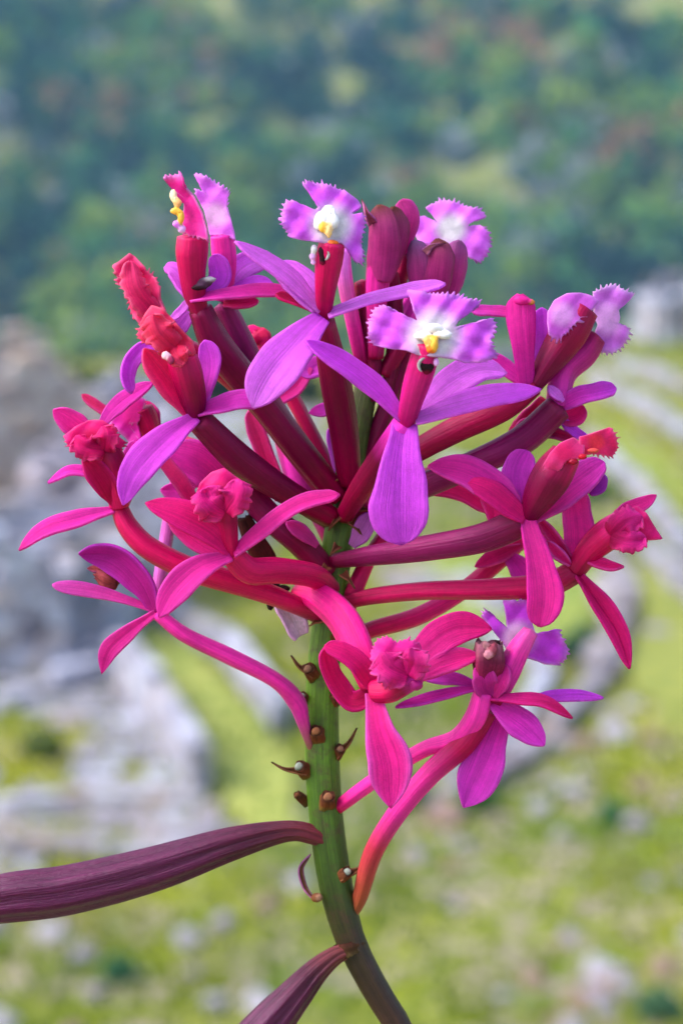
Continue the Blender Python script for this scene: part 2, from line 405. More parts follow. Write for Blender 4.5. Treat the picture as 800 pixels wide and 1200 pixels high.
stone_wall([(650, 398), (720, 428), (810, 462)], .4, 'topmost right terrace wall below the small grey ruin', tint=(.92, .95, 1.05))
stone_wall([(705, 640), (738, 700), (716, 790), (640, 872), (556, 935)], .38, 'long curved terrace wall sweeping down under the right flowers', tint=(.8, .74, .78))
stone_wall([(470, 775), (540, 752), (610, 760), (640, 800), (600, 870), (520, 905)], .3, 'low curved terrace kerb behind the lower right flower', tint=cool)
stone_wall([(760, 650), (800, 690), (830, 720)], .45, 'short terrace wall at the right edge below the far right flower', tint=(.92, .95, 1.05))
def lawn(pix, name, c0, c1):
    m, nt, out = new_mat(name+'_grass')
    tc = N(nt, 'ShaderNodeTexCoord'); no = N(nt, 'ShaderNodeTexNoise', Scale=1.6, Detail=6.0, Roughness=.65)
    nt.links.new(tc.outputs['Object'], no.inputs['Vector'])
    r = N(nt, 'ShaderNodeValToRGB'); nt.links.new(no.outputs['Fac'], r.inputs[0])
    r.color_ramp.elements[0].position = .35; r.color_ramp.elements[0].color = (*c0, 1)
    r.color_ramp.elements[1].position = .65; r.color_ramp.elements[1].color = (*c1, 1)
    b = N(nt, 'ShaderNodeBsdfPrincipled', Roughness=.95); nt.links.new(r.outputs[0], b.inputs['Base Color']); nt.links.new(b.outputs[0], out.inputs['Surface'])
    pts = [ground_at(*q) for q in pix]; xs = [p.x for p in pts]; ys = [p.y for p in pts]; st = .3
    inside = lambda x, y: sum(((pts[i].y > y) != (pts[i-1].y > y)) and (x < (pts[i-1].x-pts[i].x)*(y-pts[i].y)/(pts[i-1].y-pts[i].y)+pts[i].x) for i in range(len(pts))) % 2 == 1
    idx, v_, f_ = {}, [], []
    def vid(i, j):
        if (i, j) not in idx:
            x, y = min(xs)+i*st, min(ys)+j*st
            idx[i, j] = len(v_); v_.append((x, y, float(terrain(x, y))+.10+.06*float(vnoise(x, y, .7, 6))))
        return idx[i, j]
    for i in range(int((max(xs)-min(xs))/st)+1):
        for j in range(int((max(ys)-min(ys))/st)+1):
            if inside(min(xs)+(i+.5)*st, min(ys)+(j+.5)*st): f_.append((vid(i, j), vid(i+1, j), vid(i+1, j+1), vid(i, j+1)))
    return tag(mesh_obj(name, v_, f_, m), kind='structure')
lawn([(150, 730), (205, 742), (270, 812), (345, 900), (352, 990), (290, 985), (228, 885), (168, 800)], 'terrace_lawn', (.13, .19, .02), (.33, .34, .08))
lawn([(700, 495), (765, 532), (840, 590), (840, 650), (765, 585), (700, 528)], 'terrace_lawn', (.10, .16, .02), (.25, .27, .04))
lawn([(745, 665), (840, 740), (840, 900), (770, 850), (735, 790)], 'terrace_lawn', (.10, .14, .02), (.23, .24, .035))
lawn([(500, 660), (640, 640), (700, 660), (690, 740), (640, 790), (560, 745), (500, 740)], 'terrace_lawn', (.09, .15, .02), (.23, .27, .04))

def paving(pix, name, col):
    """flagstones laid on the slope inside a picture-mapped outline; one stuff mesh of small slabs"""
    pts = [ground_at(*q) for q in pix]
    xs = [p.x for p in pts]; ys = [p.y for p in pts]
    inside = lambda x, y: sum(((pts[i].y > y) != (pts[i-1].y > y)) and (x < (pts[i-1].x-pts[i].x)*(y-pts[i].y)/(pts[i-1].y-pts[i].y)+pts[i].x) for i in range(len(pts))) % 2 == 1
    bv, bf, bc = [], [], []
    y = min(ys)
    while y < max(ys):
        st = random.uniform(.6, .95); x = min(xs)+random.uniform(0, .4)
        while x < max(xs):
            w = random.uniform(.5, 1.0)
            if inside(x+w/2, y+st/2) and random.random() < 0.9:
                c = Vector((x+w/2, y+st/2, float(terrain(x+w/2, y+st/2))+0.0+random.uniform(0, .03)))
                k = np.array(random.choice(STONE_COLS))*random.uniform(.85, 1.15)*np.array(col)
                block(bv, bf, bc, c, Vector((w/2-.03, random.uniform(-.05, .05), 0)), Vector((random.uniform(-.05, .05), st/2-.03, 0)), Vector((0, 0, .10)), .1, k)
            x += w
        y += st
    o = mesh_obj(name, bv, bf, STONE, None, bc, smooth=False)
    return tag(o, kind='structure')
paving([(-60, 470), (380, 480), (370, 560), (300, 650), (160, 715), (150, 765), (232, 940), (90, 945), (85, 860), (10, 820), (-60, 900)], 'stone_court', (.98, .99, 1.13))
paving([(-40, 905), (60, 930), (260, 950), (270, 1000), (120, 1010), (-40, 1040)], 'stone_path', (1.0, .98, 1.08))

def rock_mesh(seed):
    r = random.Random(seed); import bmesh
    bm = bmesh.new(); bmesh.ops.create_icosphere(bm, subdivisions=2, radius=1)
    ph = [r.uniform(0, 6) for _ in range(6)]
    for v_ in bm.verts:
        c = v_.co
        k = 1+.22*math.sin(2.3*c.x+ph[0])*math.cos(2.9*c.y+ph[1])+.16*math.sin(4.1*c.z+3*c.x+ph[2])
        v_.co = c*k
        for ax in ((1, .3, .2), (-.4, 1, .1), (.2, -.9, .5), (-.8, -.5, .4), (.1, .2, 1)):
            a = Vector(ax).normalized(); dd = v_.co.dot(a)
            if dd > .78: v_.co -= a*(dd-.78)
    me = bpy.data.meshes.new('loose_stone'); bm.to_mesh(me); bm.free()
    ca = me.color_attributes.new('Col', 'FLOAT_COLOR', 'POINT')
    base = np.array(r.choice([(0.22, .20, .25), (.20, .16, .17), (.28, .27, .32), (.22, .15, .13)]))
    for d_ in ca.data: d_.color = (*base, 1)
    me.materials.append(STONE)
    return me
ROCKS = [rock_mesh(i) for i in range(8)]
def stones(zone, n, label, group, seed, smin=.12, smax=.42, rows=None):
    r = random.Random(seed); k = 0
    while k < n:
        px, py = r.uniform(zone[0], zone[2]), r.uniform(zone[1], zone[3])
        if rows:
            t = r.random(); row = r.choice(rows); px = row[0]+(row[2]-row[0])*t+r.gauss(0, 14); py = row[1]+(row[3]-row[1])*t+r.gauss(0, 13)
        elif r.random() > 1.6*float(vnoise(px, py*1.4, 90, seed)): continue
        g = ground_at(px, py); s = r.uniform(smin, smax)*(1.0 if r.random() < .85 else 1.5)
        o = bpy.data.objects.new('loose_stone', r.choice(ROCKS)); COL.objects.link(o)
        o.location = g+Vector((0, 0, s*.12)); o.scale = (s*r.uniform(.9, 1.4), s*r.uniform(.8, 1.2), s*r.uniform(.45, .75))
        o.rotation_euler = (r.uniform(-.2, .2), r.uniform(-.2, .2), r.uniform(0, 6.28))
        tag(o, label, 'stone', group); k += 1
stones((430, 940, 820, 1215), 60, 'pale loose stone lying in the lower right grass', 'loose stones in the lower right grass', 3, .1, .34, [(470, 1040, 820, 840), (440, 1140, 820, 930), (520, 1190, 820, 1010), (640, 1210, 820, 1110), (470, 960, 700, 850)])
stones((-20, 1020, 400, 1215), 16, 'pale loose stone lying in the lower left grass', 'loose stones in the lower left grass', 4)
stones((560, 640, 820, 940), 16, 'pale loose stone on the grass slope under the right flowers', 'loose stones on the right slope', 5)

LEAFM = LEAVES
def shrub(px, py, r, col, label):
    g = ground_at(px, py); e = bpy.data.objects.new('shrub', None); COL.objects.link(e); e.location = g
    tag(e, label, 'shrub', 'low shrubs on the terraces')
    cen = np.array([[0, 0, r*.75], [r*.5, .1*r, r*.5], [-r*.45, -.1*r, r*.55]]); rad = np.array([[r*.7, r*.7, r*.75], [r*.5]*3, [r*.5]*3])
    q, fc, c = leaf_cloud(cen, rad, np.array([col]*3), 130, np.array([.07, .07, .07])*max(1, r/.6), rng)
    mesh_obj('foliage', q, fc, LEAFM, e, c, smooth=False)
    tv, tf = [], []
    for k in range(5):
        a = k*1.26; b = len(tv)
        for t in (0, 1):
            for j in range(4):
                rr = .03*(1-.6*t)
                tv.append((math.cos(a)*r*.45*t+rr*math.cos(j*1.57), math.sin(a)*r*.45*t+rr*math.sin(j*1.57), -.1+t*(r+.1)))
        for j in range(4): tf.append((b+j, b+(j+1) % 4, b+4+(j+1) % 4, b+4+j))
    mesh_obj('stems', tv, tf, STONE, e, [(.1, .07, .04)]*len(tv))
shrub(682, 775, .75, (.03, .10, .05), 'dark green shrub against the wall below the right flowers')
shrub(140, 1150, .35, (.06, .19, .09), 'small bright green shrub under the purple pod')
shrub(560, 950, .5, (.06, .20, .04), 'green shrub right of the stem in the grass')
shrub(715, 965, .33, (.06, .20, .08), 'small green shrub among the stones at the right')
shrub(480, 945, .5, (.05, .17, .04), 'green shrub close to the lowest pedicel')
shrub(700, 590, .6, (.06, .18, .05), 'green shrub on the terrace between the right flowers')
shrub(48, 890, .55, (.10, .16, .03), 'rounded olive shrub on the small left lawn')
shrub(640, 500, .7, (.09, .16, .03), 'olive shrub behind the upper right flower')
for k, (px, py, r_) in enumerate([(98, 492, 1.5), (150, 480, 1.3), (196, 486, 1.2), (240, 476, 1.4), (290, 470, 1.2), (345, 478, 1.3)]):
    shrub(px, py, r_, (.012, .04, .03), 'dark bush at the edge of the wood, ' + ['leftmost, against the tall ruin', 'second from the tall ruin', 'third from the tall ruin', 'behind the upper left pedicels', 'behind the second violet flower', 'nearest the stem'][k])
shrub(770, 1195, .45, (.08, .19, .10), 'pale green shrub in the lower right corner')

# ------------------------------------------------------------------ the orchid, built in its own frame
S = 1e-4                       # metres per unit: one unit is a tenth of a millimetre
D0 = 2910.0
BASE_DROP = 0.60
orchid = bpy.data.objects.new('orchid', None); COL.objects.link(orchid)
fwd = Vector((0, math.cos(PITCH), -math.sin(PITCH))); up = Vector((0, math.sin(PITCH), math.cos(PITCH)))
FR = Matrix((Vector((1, 0, 0)), fwd, up)).transposed()
origin_w = fwd*0.291
def frame_of(root_local):
    M = FR.to_4x4(); M.translation = origin_w + FR @ root_local
    return M
PXS = 0.291/3000               # metres per picture unit in the focal plane

def P(px, py, d=0.0):
    k = PXS*(1+d/D0)
    return np.array(((px-400)*k, d*PXS, (600-py)*k))
STEM_BASE = P(690, 1200, 0); STEM_BASE = np.array((0.035, 0.0, -0.62))
orchid.matrix_world = frame_of(Vector(STEM_BASE))
RL = STEM_BASE
tag(orchid, 'pink and violet orchid spike with many fringed flowers on a green stem', 'orchid')

def catmull(pts, n):
    pts = np.asarray(pts, float); m = len(pts)
    if m == 2: return pts[0]+(pts[1]-pts[0])*np.linspace(0, 1, n)[:, None]
    ext = np.vstack([2*pts[0]-pts[1], pts, 2*pts[-1]-pts[-2]])
    out = []
    seg = np.linalg.norm(np.diff(pts[:, :3], axis=0), axis=1)+1e-9
    cum = np.concatenate([[0], seg.cumsum()])/seg.sum()
    for t in np.linspace(0, 1, n):
        i = min(max(np.searchsorted(cum, t, 'right')-1, 0), m-2)
        u = (t-cum[i])/(cum[i+1]-cum[i])
        p0, p1, p2, p3 = ext[i:i+4]
        out.append(0.5*((2*p1)+(-p0+p2)*u+(2*p0-5*p1+4*p2-p3)*u*u+(-p0+3*p1-3*p2+p3)*u**3))
    return np.array(out)

# flower colours: pigment, with sky sheen mixed into the violets of upward blades
V = lin(214, 72, 228); VP = lin(230, 118, 240); M_ = lin(224, 44, 182); H = lin(232, 26, 132); HM = lin(230, 42, 160)
R = lin(190, 4, 82); DK = lin(106, 0, 52); PU = lin(124, 16, 84); DR = lin(140, 0, 60); CORAL = lin(228, 44, 104)
WH = np.array((.74, .71, .76)); YE = lin(236, 176, 60); OR = lin(228, 110, 30); BR = lin(112, 66, 42)
GR = lin(92, 130, 28); GD = lin(66, 92, 26); PP = lin(226, 164, 234)

PROF = {
 'lance': ([0, .12, .35, .58, .8, .93, 1], [.38, .55, .92, 1, .78, .40, .04]),
 'obov': ([0, .1, .3, .55, .75, .9, .97, 1], [.46, .52, .68, .92, 1, .76, .42, .05]),
 'round': ([0, .15, .4, .7, .88, .97, 1], [.5, .72, 1, .98, .72, .38, .05]),
 'strap': ([0, .1, .3, .6, .85, .96, 1], [.7, .85, 1, .98, .85, .5, .06]),
 'obpt': ([0, .1, .3, .52, .68, .84, .94, 1], [.40, .45, .66, .94, 1, .70, .32, .02]),
 'thorn': ([0, .2, .45, .7, 1], [1, .8, .42, .2, .03]),
 'club': ([0, .3, .6, .8, .93, 1], [.5, .62, .85, 1, .8, .1]),
}
PROF_N = {k: (np.array(a), np.array(b)) for k, (a, b) in PROF.items()}
def prof(kind, t):
    a, b = PROF_N[kind]
    i = np.clip(np.searchsorted(a, t, 'right')-1, 0, len(a)-2)
    u = (t-a[i])/(a[i+1]-a[i])
    m = np.gradient(b, a); h = a[i+1]-a[i]
    return np.clip((2*u**3-3*u**2+1)*b[i]+(u**3-2*u**2+u)*h*m[i]+(-2*u**3+3*u**2)*b[i+1]+(u**3-u**2)*h*m[i+1], .02, 1.1)

def unit(a): return a/(np.linalg.norm(a)+1e-12)
pet_seed = [0]
def petal(parent, pts, hw, kind='lance', n=(0, -1, .3), n2=None, cup=.16, c0=V, c1=None, edge=None, name='petal', keel=.05, twist=0, mat=None, th=.00030, tp=1.0, frill=0):
    """a curved blade: pts = picture point + depth along its midline, hw = half width"""
    pet_seed[0] += 1; sd = pet_seed[0]
    c1 = c0 if c1 is None else c1; edge = c1*0.55+VP*0.45 if edge is None else edge
    nv, nu = (30, 13) if not frill else (44, 17); C = catmull([P(*p) for p in pts], nv)
    T = np.gradient(C, axis=0); T /= np.linalg.norm(T, axis=1, keepdims=True)
    n = np.array(n, float); n2 = n if n2 is None else np.array(n2, float)
    V_, cols, tv = [], [], []
    for i in range(nv):
        t = i/(nv-1); nn = n*(1-t)+n2*t
        nn = unit(nn-np.dot(nn, T[i])*T[i]); B = np.cross(T[i], nn)
        if twist:
            a = twist*t; nn, B = nn*math.cos(a)+B*math.sin(a), B*math.cos(a)-nn*math.sin(a)
        w = hw*PXS*(1+pts[0][2]/D0)*float(prof(kind, t))
        for j in range(nu):
            u = -1+2*j/(nu-1)
            wav = (.10*math.sin(6*t+sd*1.7+2*np.sign(u))*abs(u)**1.5 + .05*math.sin(3.1*u+4*t+sd))*w
            asym = 1+.07*math.sin(5*t+sd+(0 if u > 0 else 2))+.025*math.sin(17*t+sd*2+u)
            off = cup*w*u*u - keel*w*math.exp(-(u/.16)**2) + wav + .006*w*math.sin(u*19+sd)
            if frill:
                off += frill*w*(abs(u)**2*1.5*math.sin(11*t+2.2*u+sd)+1.5*t*t*math.sin(4.6*u+sd*1.3)+.8*t*math.sin(6*t+3*u+sd*2))
                asym *= 1+.55*frill*abs(u)*(math.sin(41*t+sd)+.6*math.sin(67*t+sd*2))*min(1, 2*t)
            V_.append(C[i]+B*w*u*asym+nn*off); tv.append((u*(.5+.5*w/(hw*PXS))*1.6, sd*3.1, t*1.2))
            tt = t**tp; c = c0*(1-tt)+c1*tt
            mott = .0; vein = .975+.025*math.cos(u*22+sd+.9*math.sin(5*t+sd))+.05*math.sin(3*t+sd)*math.cos(2*u+sd)
            c = c*vein*(1-.06*math.exp(-(u/.09)**2))
            e = abs(u)**5*.55
            cols.append(c*(1-e)+edge*e)
    f = [(i*nu+j, i*nu+j+1, (i+1)*nu+j+1, (i+1)*nu+j) for i in range(nv-1) for j in range(nu-1)]
    o = mesh_obj(name, np.array(V_)-RL, f, mat or PETAL, parent, np.array(cols), tuv=tv)
    md = o.modifiers.new('thickness', 'SOLIDIFY'); md.thickness = th; md.offset = 0
    return o

def tube(parent, name, pts, radii, cols, mat=None, ridge=.05, nr=5, seg=None, rag=0, flat=1.0, ring=20, cap=True, cpos=None, streak=.12):
    pts = [P(*p) for p in pts]; k = len(pts)
    n = seg or max(14, 7*k)
    arr = np.hstack([np.array(pts), np.array(radii, float)[:, None]*PXS])
    C = catmull(arr, n); rad = C[:, 3]; C = C[:, :3]
    T = np.gradient(C, axis=0); T /= np.linalg.norm(T, axis=1, keepdims=True)
    cl = np.array([cols[0]]*2 if len(cols) == 1 else cols); cx = np.linspace(0, 1, len(cl)) if cpos is None else np.array(cpos)
    ref = np.array((0.13, -1, .21)); vs_, cc, tv = [], [], []
    slen = float(np.linalg.norm(np.diff(C, axis=0), axis=1).sum()/max(radii)/PXS)*.35; sof = random.uniform(0, 50)
    sd = random.uniform(0, 6)
    for i in range(n):
        t = i/(n-1)
        a = unit(ref-np.dot(ref, T[i])*T[i]); b = np.cross(T[i], a); ref = a
        col = np.array([np.interp(t, cx, cl[:, q]) for q in range(3)])
        for j in range(ring):
            th = 2*math.pi*j/ring
            rr = rad[i]*(1+ridge*math.cos(nr*th+sd+.8*t)+.025*math.sin(9*t+sd+2*th))
            p = C[i]+(a*math.cos(th)*flat+b*math.sin(th))*rr
            if rag and i == n-1: p = p+T[i]*rag*PXS*random.uniform(-1, .6)
            tv.append((math.cos(th), math.sin(th), t*slen*.35+sof))
            vs_.append(p); cc.append(col*(1+streak*math.cos(nr*th+sd+.8*t)+.6*streak*math.sin((nr*2+1)*th+sd*3+2*t)))
    f = [(i*ring+j, i*ring+(j+1) % ring, (i+1)*ring+(j+1) % ring, (i+1)*ring+j) for i in range(n-1) for j in range(ring)]
    if cap:
        b0 = len(vs_)
        vs_ += [C[0]-T[0]*rad[0]*.25, C[-1]+T[-1]*rad[-1]*(.35 if not rag else -.6)]; cc += [cl[0], cl[-1]*(1 if not rag else .35)]; tv += [(0, 0, 0)]*2
        f += [((j+1) % ring, j, b0) for j in range(ring)]
        f += [((n-1)*ring+j, (n-1)*ring+(j+1) % ring, b0+1) for j in range(ring)]
    return mesh_obj(name, np.array(vs_)-RL, f, mat or FLESH, parent, np.array(cc), tuv=tv)

def blade(parent, centre, outline, c=V, core=WH, core_r=.35, edge=PP, slope=(0, 0), bend=.15, fringe=2.7, name='lip', rings=11, seed=1, ruffle=.05):
    """fringed blade: outline points are (px, py[, fringed 0/1[, depth]]) round a centre, star-shaped"""
    r = random.Random(seed); cx, cy, cd = centre
    pts = []; m = len(outline)
    for i in range(m):
        a = outline[i]; b = outline[(i+1) % m]; fr = a[2] if len(a) > 2 else 0
        da = a[3] if len(a) > 3 else 0; db = b[3] if len(b) > 3 else 0
        L = math.hypot(b[0]-a[0], b[1]-a[1]); k = max(2, int(L/1.1))
        for q in range(k):
            t = q/k; pts.append((a[0]+(b[0]-a[0])*t, a[1]+(b[1]-a[1])*t, fr, da+(db-da)*t))
    pts = np.array(pts, float); K = len(pts)
    sm = pts.copy()
    for _ in range(2): sm[:, :2] = (np.roll(sm[:, :2], 1, 0)+2*sm[:, :2]+np.roll(sm[:, :2], -1, 0))/4
    size = np.linalg.norm(sm[:, :2]-np.array((cx, cy)), axis=1); big = size.max()
    vs_, cc = [P(cx, cy, cd)], [core]
    amp = np.zeros(K); ph = 0
    for i in range(K):
        ph += 2*math.pi/r.uniform(3.2, 7.0)
        if sm[i, 2]: amp[i] = fringe*(1.7*max(0, math.cos(ph))**2*r.uniform(.35, 1.3)+.4*math.sin(i*.16+seed)-.4)
    for i in range(1, rings+1):
        q = i/rings
        for j in range(K):
            dx, dy = sm[j, 0]-cx, sm[j, 1]-cy; L = size[j]+1e-6
            k = q*(1+(amp[j]/L if i == rings else 0))
            x, y = cx+dx*k, cy+dy*k
            rr = L*q/big; ang = math.atan2(dy, dx)
            d = cd+slope[0]*dx*k+slope[1]*dy*k+sm[j, 3]*q+bend*big*rr*rr+ruffle*big*rr*(math.sin(dx*k*.21+dy*k*.13+seed)+.8*math.sin(dy*k*.27-dx*k*.11+2.3*seed)+.2*math.sin(dx*k*.43+dy*k*.37+seed))
            vs_.append(P(x, y, d))
            e = L*k
            tcore = min(max((e/(big)-core_r*.55)/(core_r*.9), 0), 1); tcore = tcore*tcore*(3-2*tcore)
            col = core*(1-tcore)+c*tcore
            col = col*(1+.05*math.sin(dx*k*.3+seed)*math.cos(dy*k*.23)+.025*math.cos(ang*30+seed)*rr)
            te = max(0, (q-.8)/.2)**2*.6
            cc.append(col*(1-te)+edge*te)
    f = [(0, 1+(j+1) % K, 1+j) for j in range(K)]
    for i in range(rings-1):
        for j in range(K):
            a = 1+i*K+j; b = 1+i*K+(j+1) % K
            f.append((a, b, b+K, a+K))
    o = mesh_obj(name, np.array(vs_)-RL, f, PETAL, parent, np.array(cc))
    md = o.modifiers.new('thickness', 'SOLIDIFY'); md.thickness = .00025; md.offset = 0
    return o

def blobs(parent, name, items, mat=None):
    """small swellings melted into one lumpy piece: (px, py, depth, rx, ry, colour)"""
    import bmesh
    vs_, fs_, cc = [], [], []
    Cn = np.array([P(a, b, d) for a, b, d, *_ in items])
    Rn = np.array([(rx, (rx+ry)*.36, ry) for _, _, _, rx, ry, _ in items])*PXS
    Kn = np.array([it[5] for it in items])
    fld = lambda p: np.exp(-3.0*(np.linalg.norm((p-Cn)/Rn, axis=1)-1))
    for k, it in enumerate(items):
        bm = bmesh.new(); bmesh.ops.create_icosphere(bm, subdivisions=3, radius=1)
        b = len(vs_)
        for v_ in bm.verts:
            u = np.array(v_.co)*Rn[k]; lo, hi = 1.0, 1.7
            for _ in range(9):
                m = (lo+hi)/2
                if fld(Cn[k]+u*m).sum() > 1: lo = m
                else: hi = m
            w = .92*lo*(1+.07*math.sin(4*v_.co.x+k)*math.cos(5*v_.co.z+2*k)+.04*math.sin(9*v_.co.x+7*v_.co.z+k))
            p = Cn[k]+u*w; f_ = fld(p)**3; f_ = f_/f_.sum()
            vs_.append(p); cc.append(f_@Kn)
        fs_ += [tuple(b+q.index for q in f_.verts) for f_ in bm.faces]
        bm.free()
    return mesh_obj(name, np.array(vs_)-RL, fs_, mat or FLESH, parent, np.array(cc))

def crescent(parent, px, py, d, r, a0, a1, th, col, name='anther_rim'):
    A = [math.radians(a0+(a1-a0)*k/6) for k in range(7)]
    return tube(parent, name, [(px+r*math.cos(a), py-r*math.sin(a)*1.05, d) for a in A], [th*.3, th*.8, th, th*1.05, th, th*.8, th*.3], [col], DRY, ridge=.04, ring=12)

def frilly(parent, base, tips, c0, c1, edge, hood=9, frill=.18):
    bx, by, bd = base
    for k, (tx, ty, hw) in enumerate(tips):
        m = .55; sx = (ty-by)*.12*(-1)**k; sy = -(tx-bx)*.12*(-1)**k
        petal(parent, [(bx, by, bd), (bx+(tx-bx)*m+sx, by+(ty-by)*m+sy, bd-hood-3*k), (tx, ty, bd-hood*.4-4*k)], hw*1.08, 'strap', (.15*(-1)**k, -1, .25), cup=-.3, c0=c0, c1=c1, edge=edge, name='lip_lobe', frill=frill, th=.00022, keel=.12)

def flower(label, pts, radii, cols, flat=1.0, ridge=.04):
    o = tube(orchid, 'flower', pts, radii, cols, FLESH, ridge=ridge, flat=flat, nr=random.choice((3, 5, 6)))
    o['label'] = label
    return o
F = (0, -1, .25)               # blade facing the viewer
UPW = (0, -.45, 1)             # blade facing upwards
DARK = lin(40, 16, 26)

# ---- stem
stem = tube(orchid, 'stem', [(700, 6390, 0)] + [(640, 3000, 0), (560, 1560, 0), (500, 1290, 0), (470, 1210, 0), (440, 1160, 0), (412, 1105, 0), (396, 1050, 0), (385, 985, 0), (379, 920, 0), (377, 850, 0), (379, 780, 0), (388, 700, 4), (398, 620, 8), (412, 540, 12), (428, 460, 16), (440, 390, 20), (448, 330, 22)],
            [20, 20, 18, 15.5, 15.5, 16, 17, 19.5, 20, 20, 20, 19, 18, 18, 16, 14, 12, 8],
            [lin(60, 48, 34), lin(50, 30, 24), lin(44, 36, 20), lin(44, 66, 14), lin(66, 100, 16), lin(78, 112, 18), lin(76, 106, 20), lin(62, 84, 20), lin(60, 40, 30)], STEMM, ridge=.045, nr=4, seg=220, ring=32,
            cpos=[0, .855, .872, .885, .905, .925, .94, .965, 1], streak=.16)
def node(px, py, thorn, cap, r=9, d=-18, k=1):
    sx = (px-380)*.35; sx = max(-9, min(9, sx))
    tube(stem, 'flower_scar', [(px-sx*.7, py+5, d+9), (px, py, d), (px+sx*.55, py-4, d-7)], [r*1.1, r*.95, r*.8], [lin(104, 96, 40), lin(120, 64, 36), lin(96, 56, 40)], DRY, ridge=.12, nr=4, rag=2.5, ring=14)
    blobs(stem, 'scar_tip', [(px+sx*.5, py-3.5, d-7, r*.55, r*.5, cap), (px+sx*.5-2, py-1, d-8, r*.35, r*.3, cap*.7)], DRY)
    if thorn:
        mx, my = px*.45+thorn[0]*.55, py*.5+thorn[1]*.5
        petal(stem, [(px-sx*.5, py+5, d+1), (mx, my+5, d-2), (thorn[0], thorn[1], d)], 6.5, 'thorn', (0, -1, .7), cup=.9, c0=lin(128, 72, 40), c1=lin(50, 44, 30), edge=lin(110, 72, 50), name='bract', mat=DRY, th=.0002)
PALE = lin(150, 158, 146); PALEB = lin(138, 100, 80)
node(364, 787, (341, 768), PALEB); node(392, 818, None, lin(150, 92, 70), 9, -12); node(372, 860, None, lin(150, 98, 66), 9.5, -20)
node(396, 881, (418, 853), PALEB, 8, -8); node(355, 901, (318, 893), PALE, 9, -12, 1); node(384, 937, None, lin(150, 100, 72), 10, -22)
node(353, 935, None, BR, 6, 0); node(403, 1025, (436, 1002), PALE, 8.5, -16); node(358, 819, None, PALE, 7, -6); node(394, 745, None, PALEB, 7, -16)
node(414, 652, None, BR, 6, -16)
petal(stem, [(370, 1056, -10), (357, 1040, -8), (352, 1018, -6), (364, 1001, -4)], 3.2, 'lance', (.6, -1, 0), cup=.6, c0=lin(150, 95, 60), c1=lin(110, 70, 45), name='bract', mat=DRY, th=.0002)
blobs(stem, 'flower_scar', [(371, 1052, -16, 7, 6, BR), (374, 1052, -20, 4, 4, PALEB)], DRY)
tube(stem, 'node_sheath', [(415, 1116, 0), (411, 1108, 0), (408, 1101, 0)], [18.5, 18.5, 18], [lin(62, 50, 26), lin(70, 34, 28)], DRY, ridge=.04, rag=2.5, cap=False)
# papery dried bract and dead bits beside the stem
petal(stem, [(352, 745, -16), (340, 722, -24), (326, 704, -26)], 13, 'strap', (.2, -1, .2), cup=.5, c0=lin(214, 178, 208), c1=lin(190, 170, 196), edge=PP, name='bract', mat=DRY)
tube(stem, 'withered_flower', [(322, 690, -10), (310, 660, -20), (295, 632, -30), (284, 606, -34)], [6, 13, 12, 8], [lin(50, 22, 28), lin(88, 34, 32), lin(60, 24, 24)], DRY, ridge=.2, nr=3, rag=3)
blobs(stem, 'withered_flower', [(317, 707, -22, 5, 9, DARK), (331, 690, -24, 10, 5, DARK), (418, 735, -20, 4, 5, DARK)], DRY)

# ---- purple seed pods
def pod(label, pts, radii, cols):
    o = tube(orchid, 'seed_pod', pts, radii, cols, PODM, ridge=.06, nr=7, seg=80, ring=56, streak=.13); o['label'] = label; return o
PA, PB = lin(72, 14, 50), lin(66, 10, 32)
pod('long purple ribbed seed pod reaching out to the left', [(388, 988, -6), (366, 978, -10), (335, 974, -14), (270, 989, -20), (180, 1018, -24), (80, 1042, -28), (0, 1053, -30), (-90, 1075, -30), (-130, 1088, -30)], [9, 11, 12, 19, 26, 28.5, 27, 15, 5], [lin(110, 42, 48), PB, PA, PA, PA, PA, PB])
pod('shorter purple seed pod hanging to the lower left', [(418, 1113, -4), (396, 1118, -10), (372, 1136, -16), (345, 1166, -22), (315, 1200, -26), (270, 1250, -30), (225, 1300, -30)], [7, 10, 14, 20, 25, 24, 5], [lin(120, 55, 50), PB, PA, PA, PB])

# ---- F1 central violet flower
f1 = flower('large violet flower facing the viewer in the middle of the spike', [(404, 604, -14), (425, 570, -70), (455, 525, -130), (474, 497, -165)], [11, 14, 15, 14], [DR, DR, DK, M_])
petal(f1, [(472, 490, -168), (440, 455, -172), (400, 425, -178), (357, 398, -186)], 17, 'lance', (.25, -1, .55), cup=.2, c0=V, c1=V*1.05)
petal(f1, [(492, 482, -160), (528, 450, -150), (562, 434, -140), (594, 437, -132)], 21, 'lance', (-.1, -1, .6), cup=.15, c0=VP, c1=VP)
petal(f1, [(486, 492, -170), (530, 478, -172), (585, 464, -170), (634, 456, -168)], 20, 'lance', (-.1, -.9, .9), cup=.12, c0=VP*.95, c1=V, name='sepal')
petal(f1, [(474, 497, -166), (470, 540, -188), (468, 595, -198), (470, 639, -196)], 33, 'obov', (.05, -1, .25), cup=.10, c0=V*.97, c1=V*.92, name='sepal')
petal(f1, [(482, 490, -160), (520, 462, -130), (550, 440, -110), (575, 432, -100)], 12, 'lance', (0, -1, .3), c0=M_, c1=V, name='sepal')
tube(f1, 'column', [(473, 504, -154), (483, 465, -185), (494, 428, -202), (500, 404, -208)], [9, 13.5, 15.5, 14], [DR, M_*.25+DR*.4+R*.35, M_*.25+DR*.25+R*.5, R], ridge=.03)
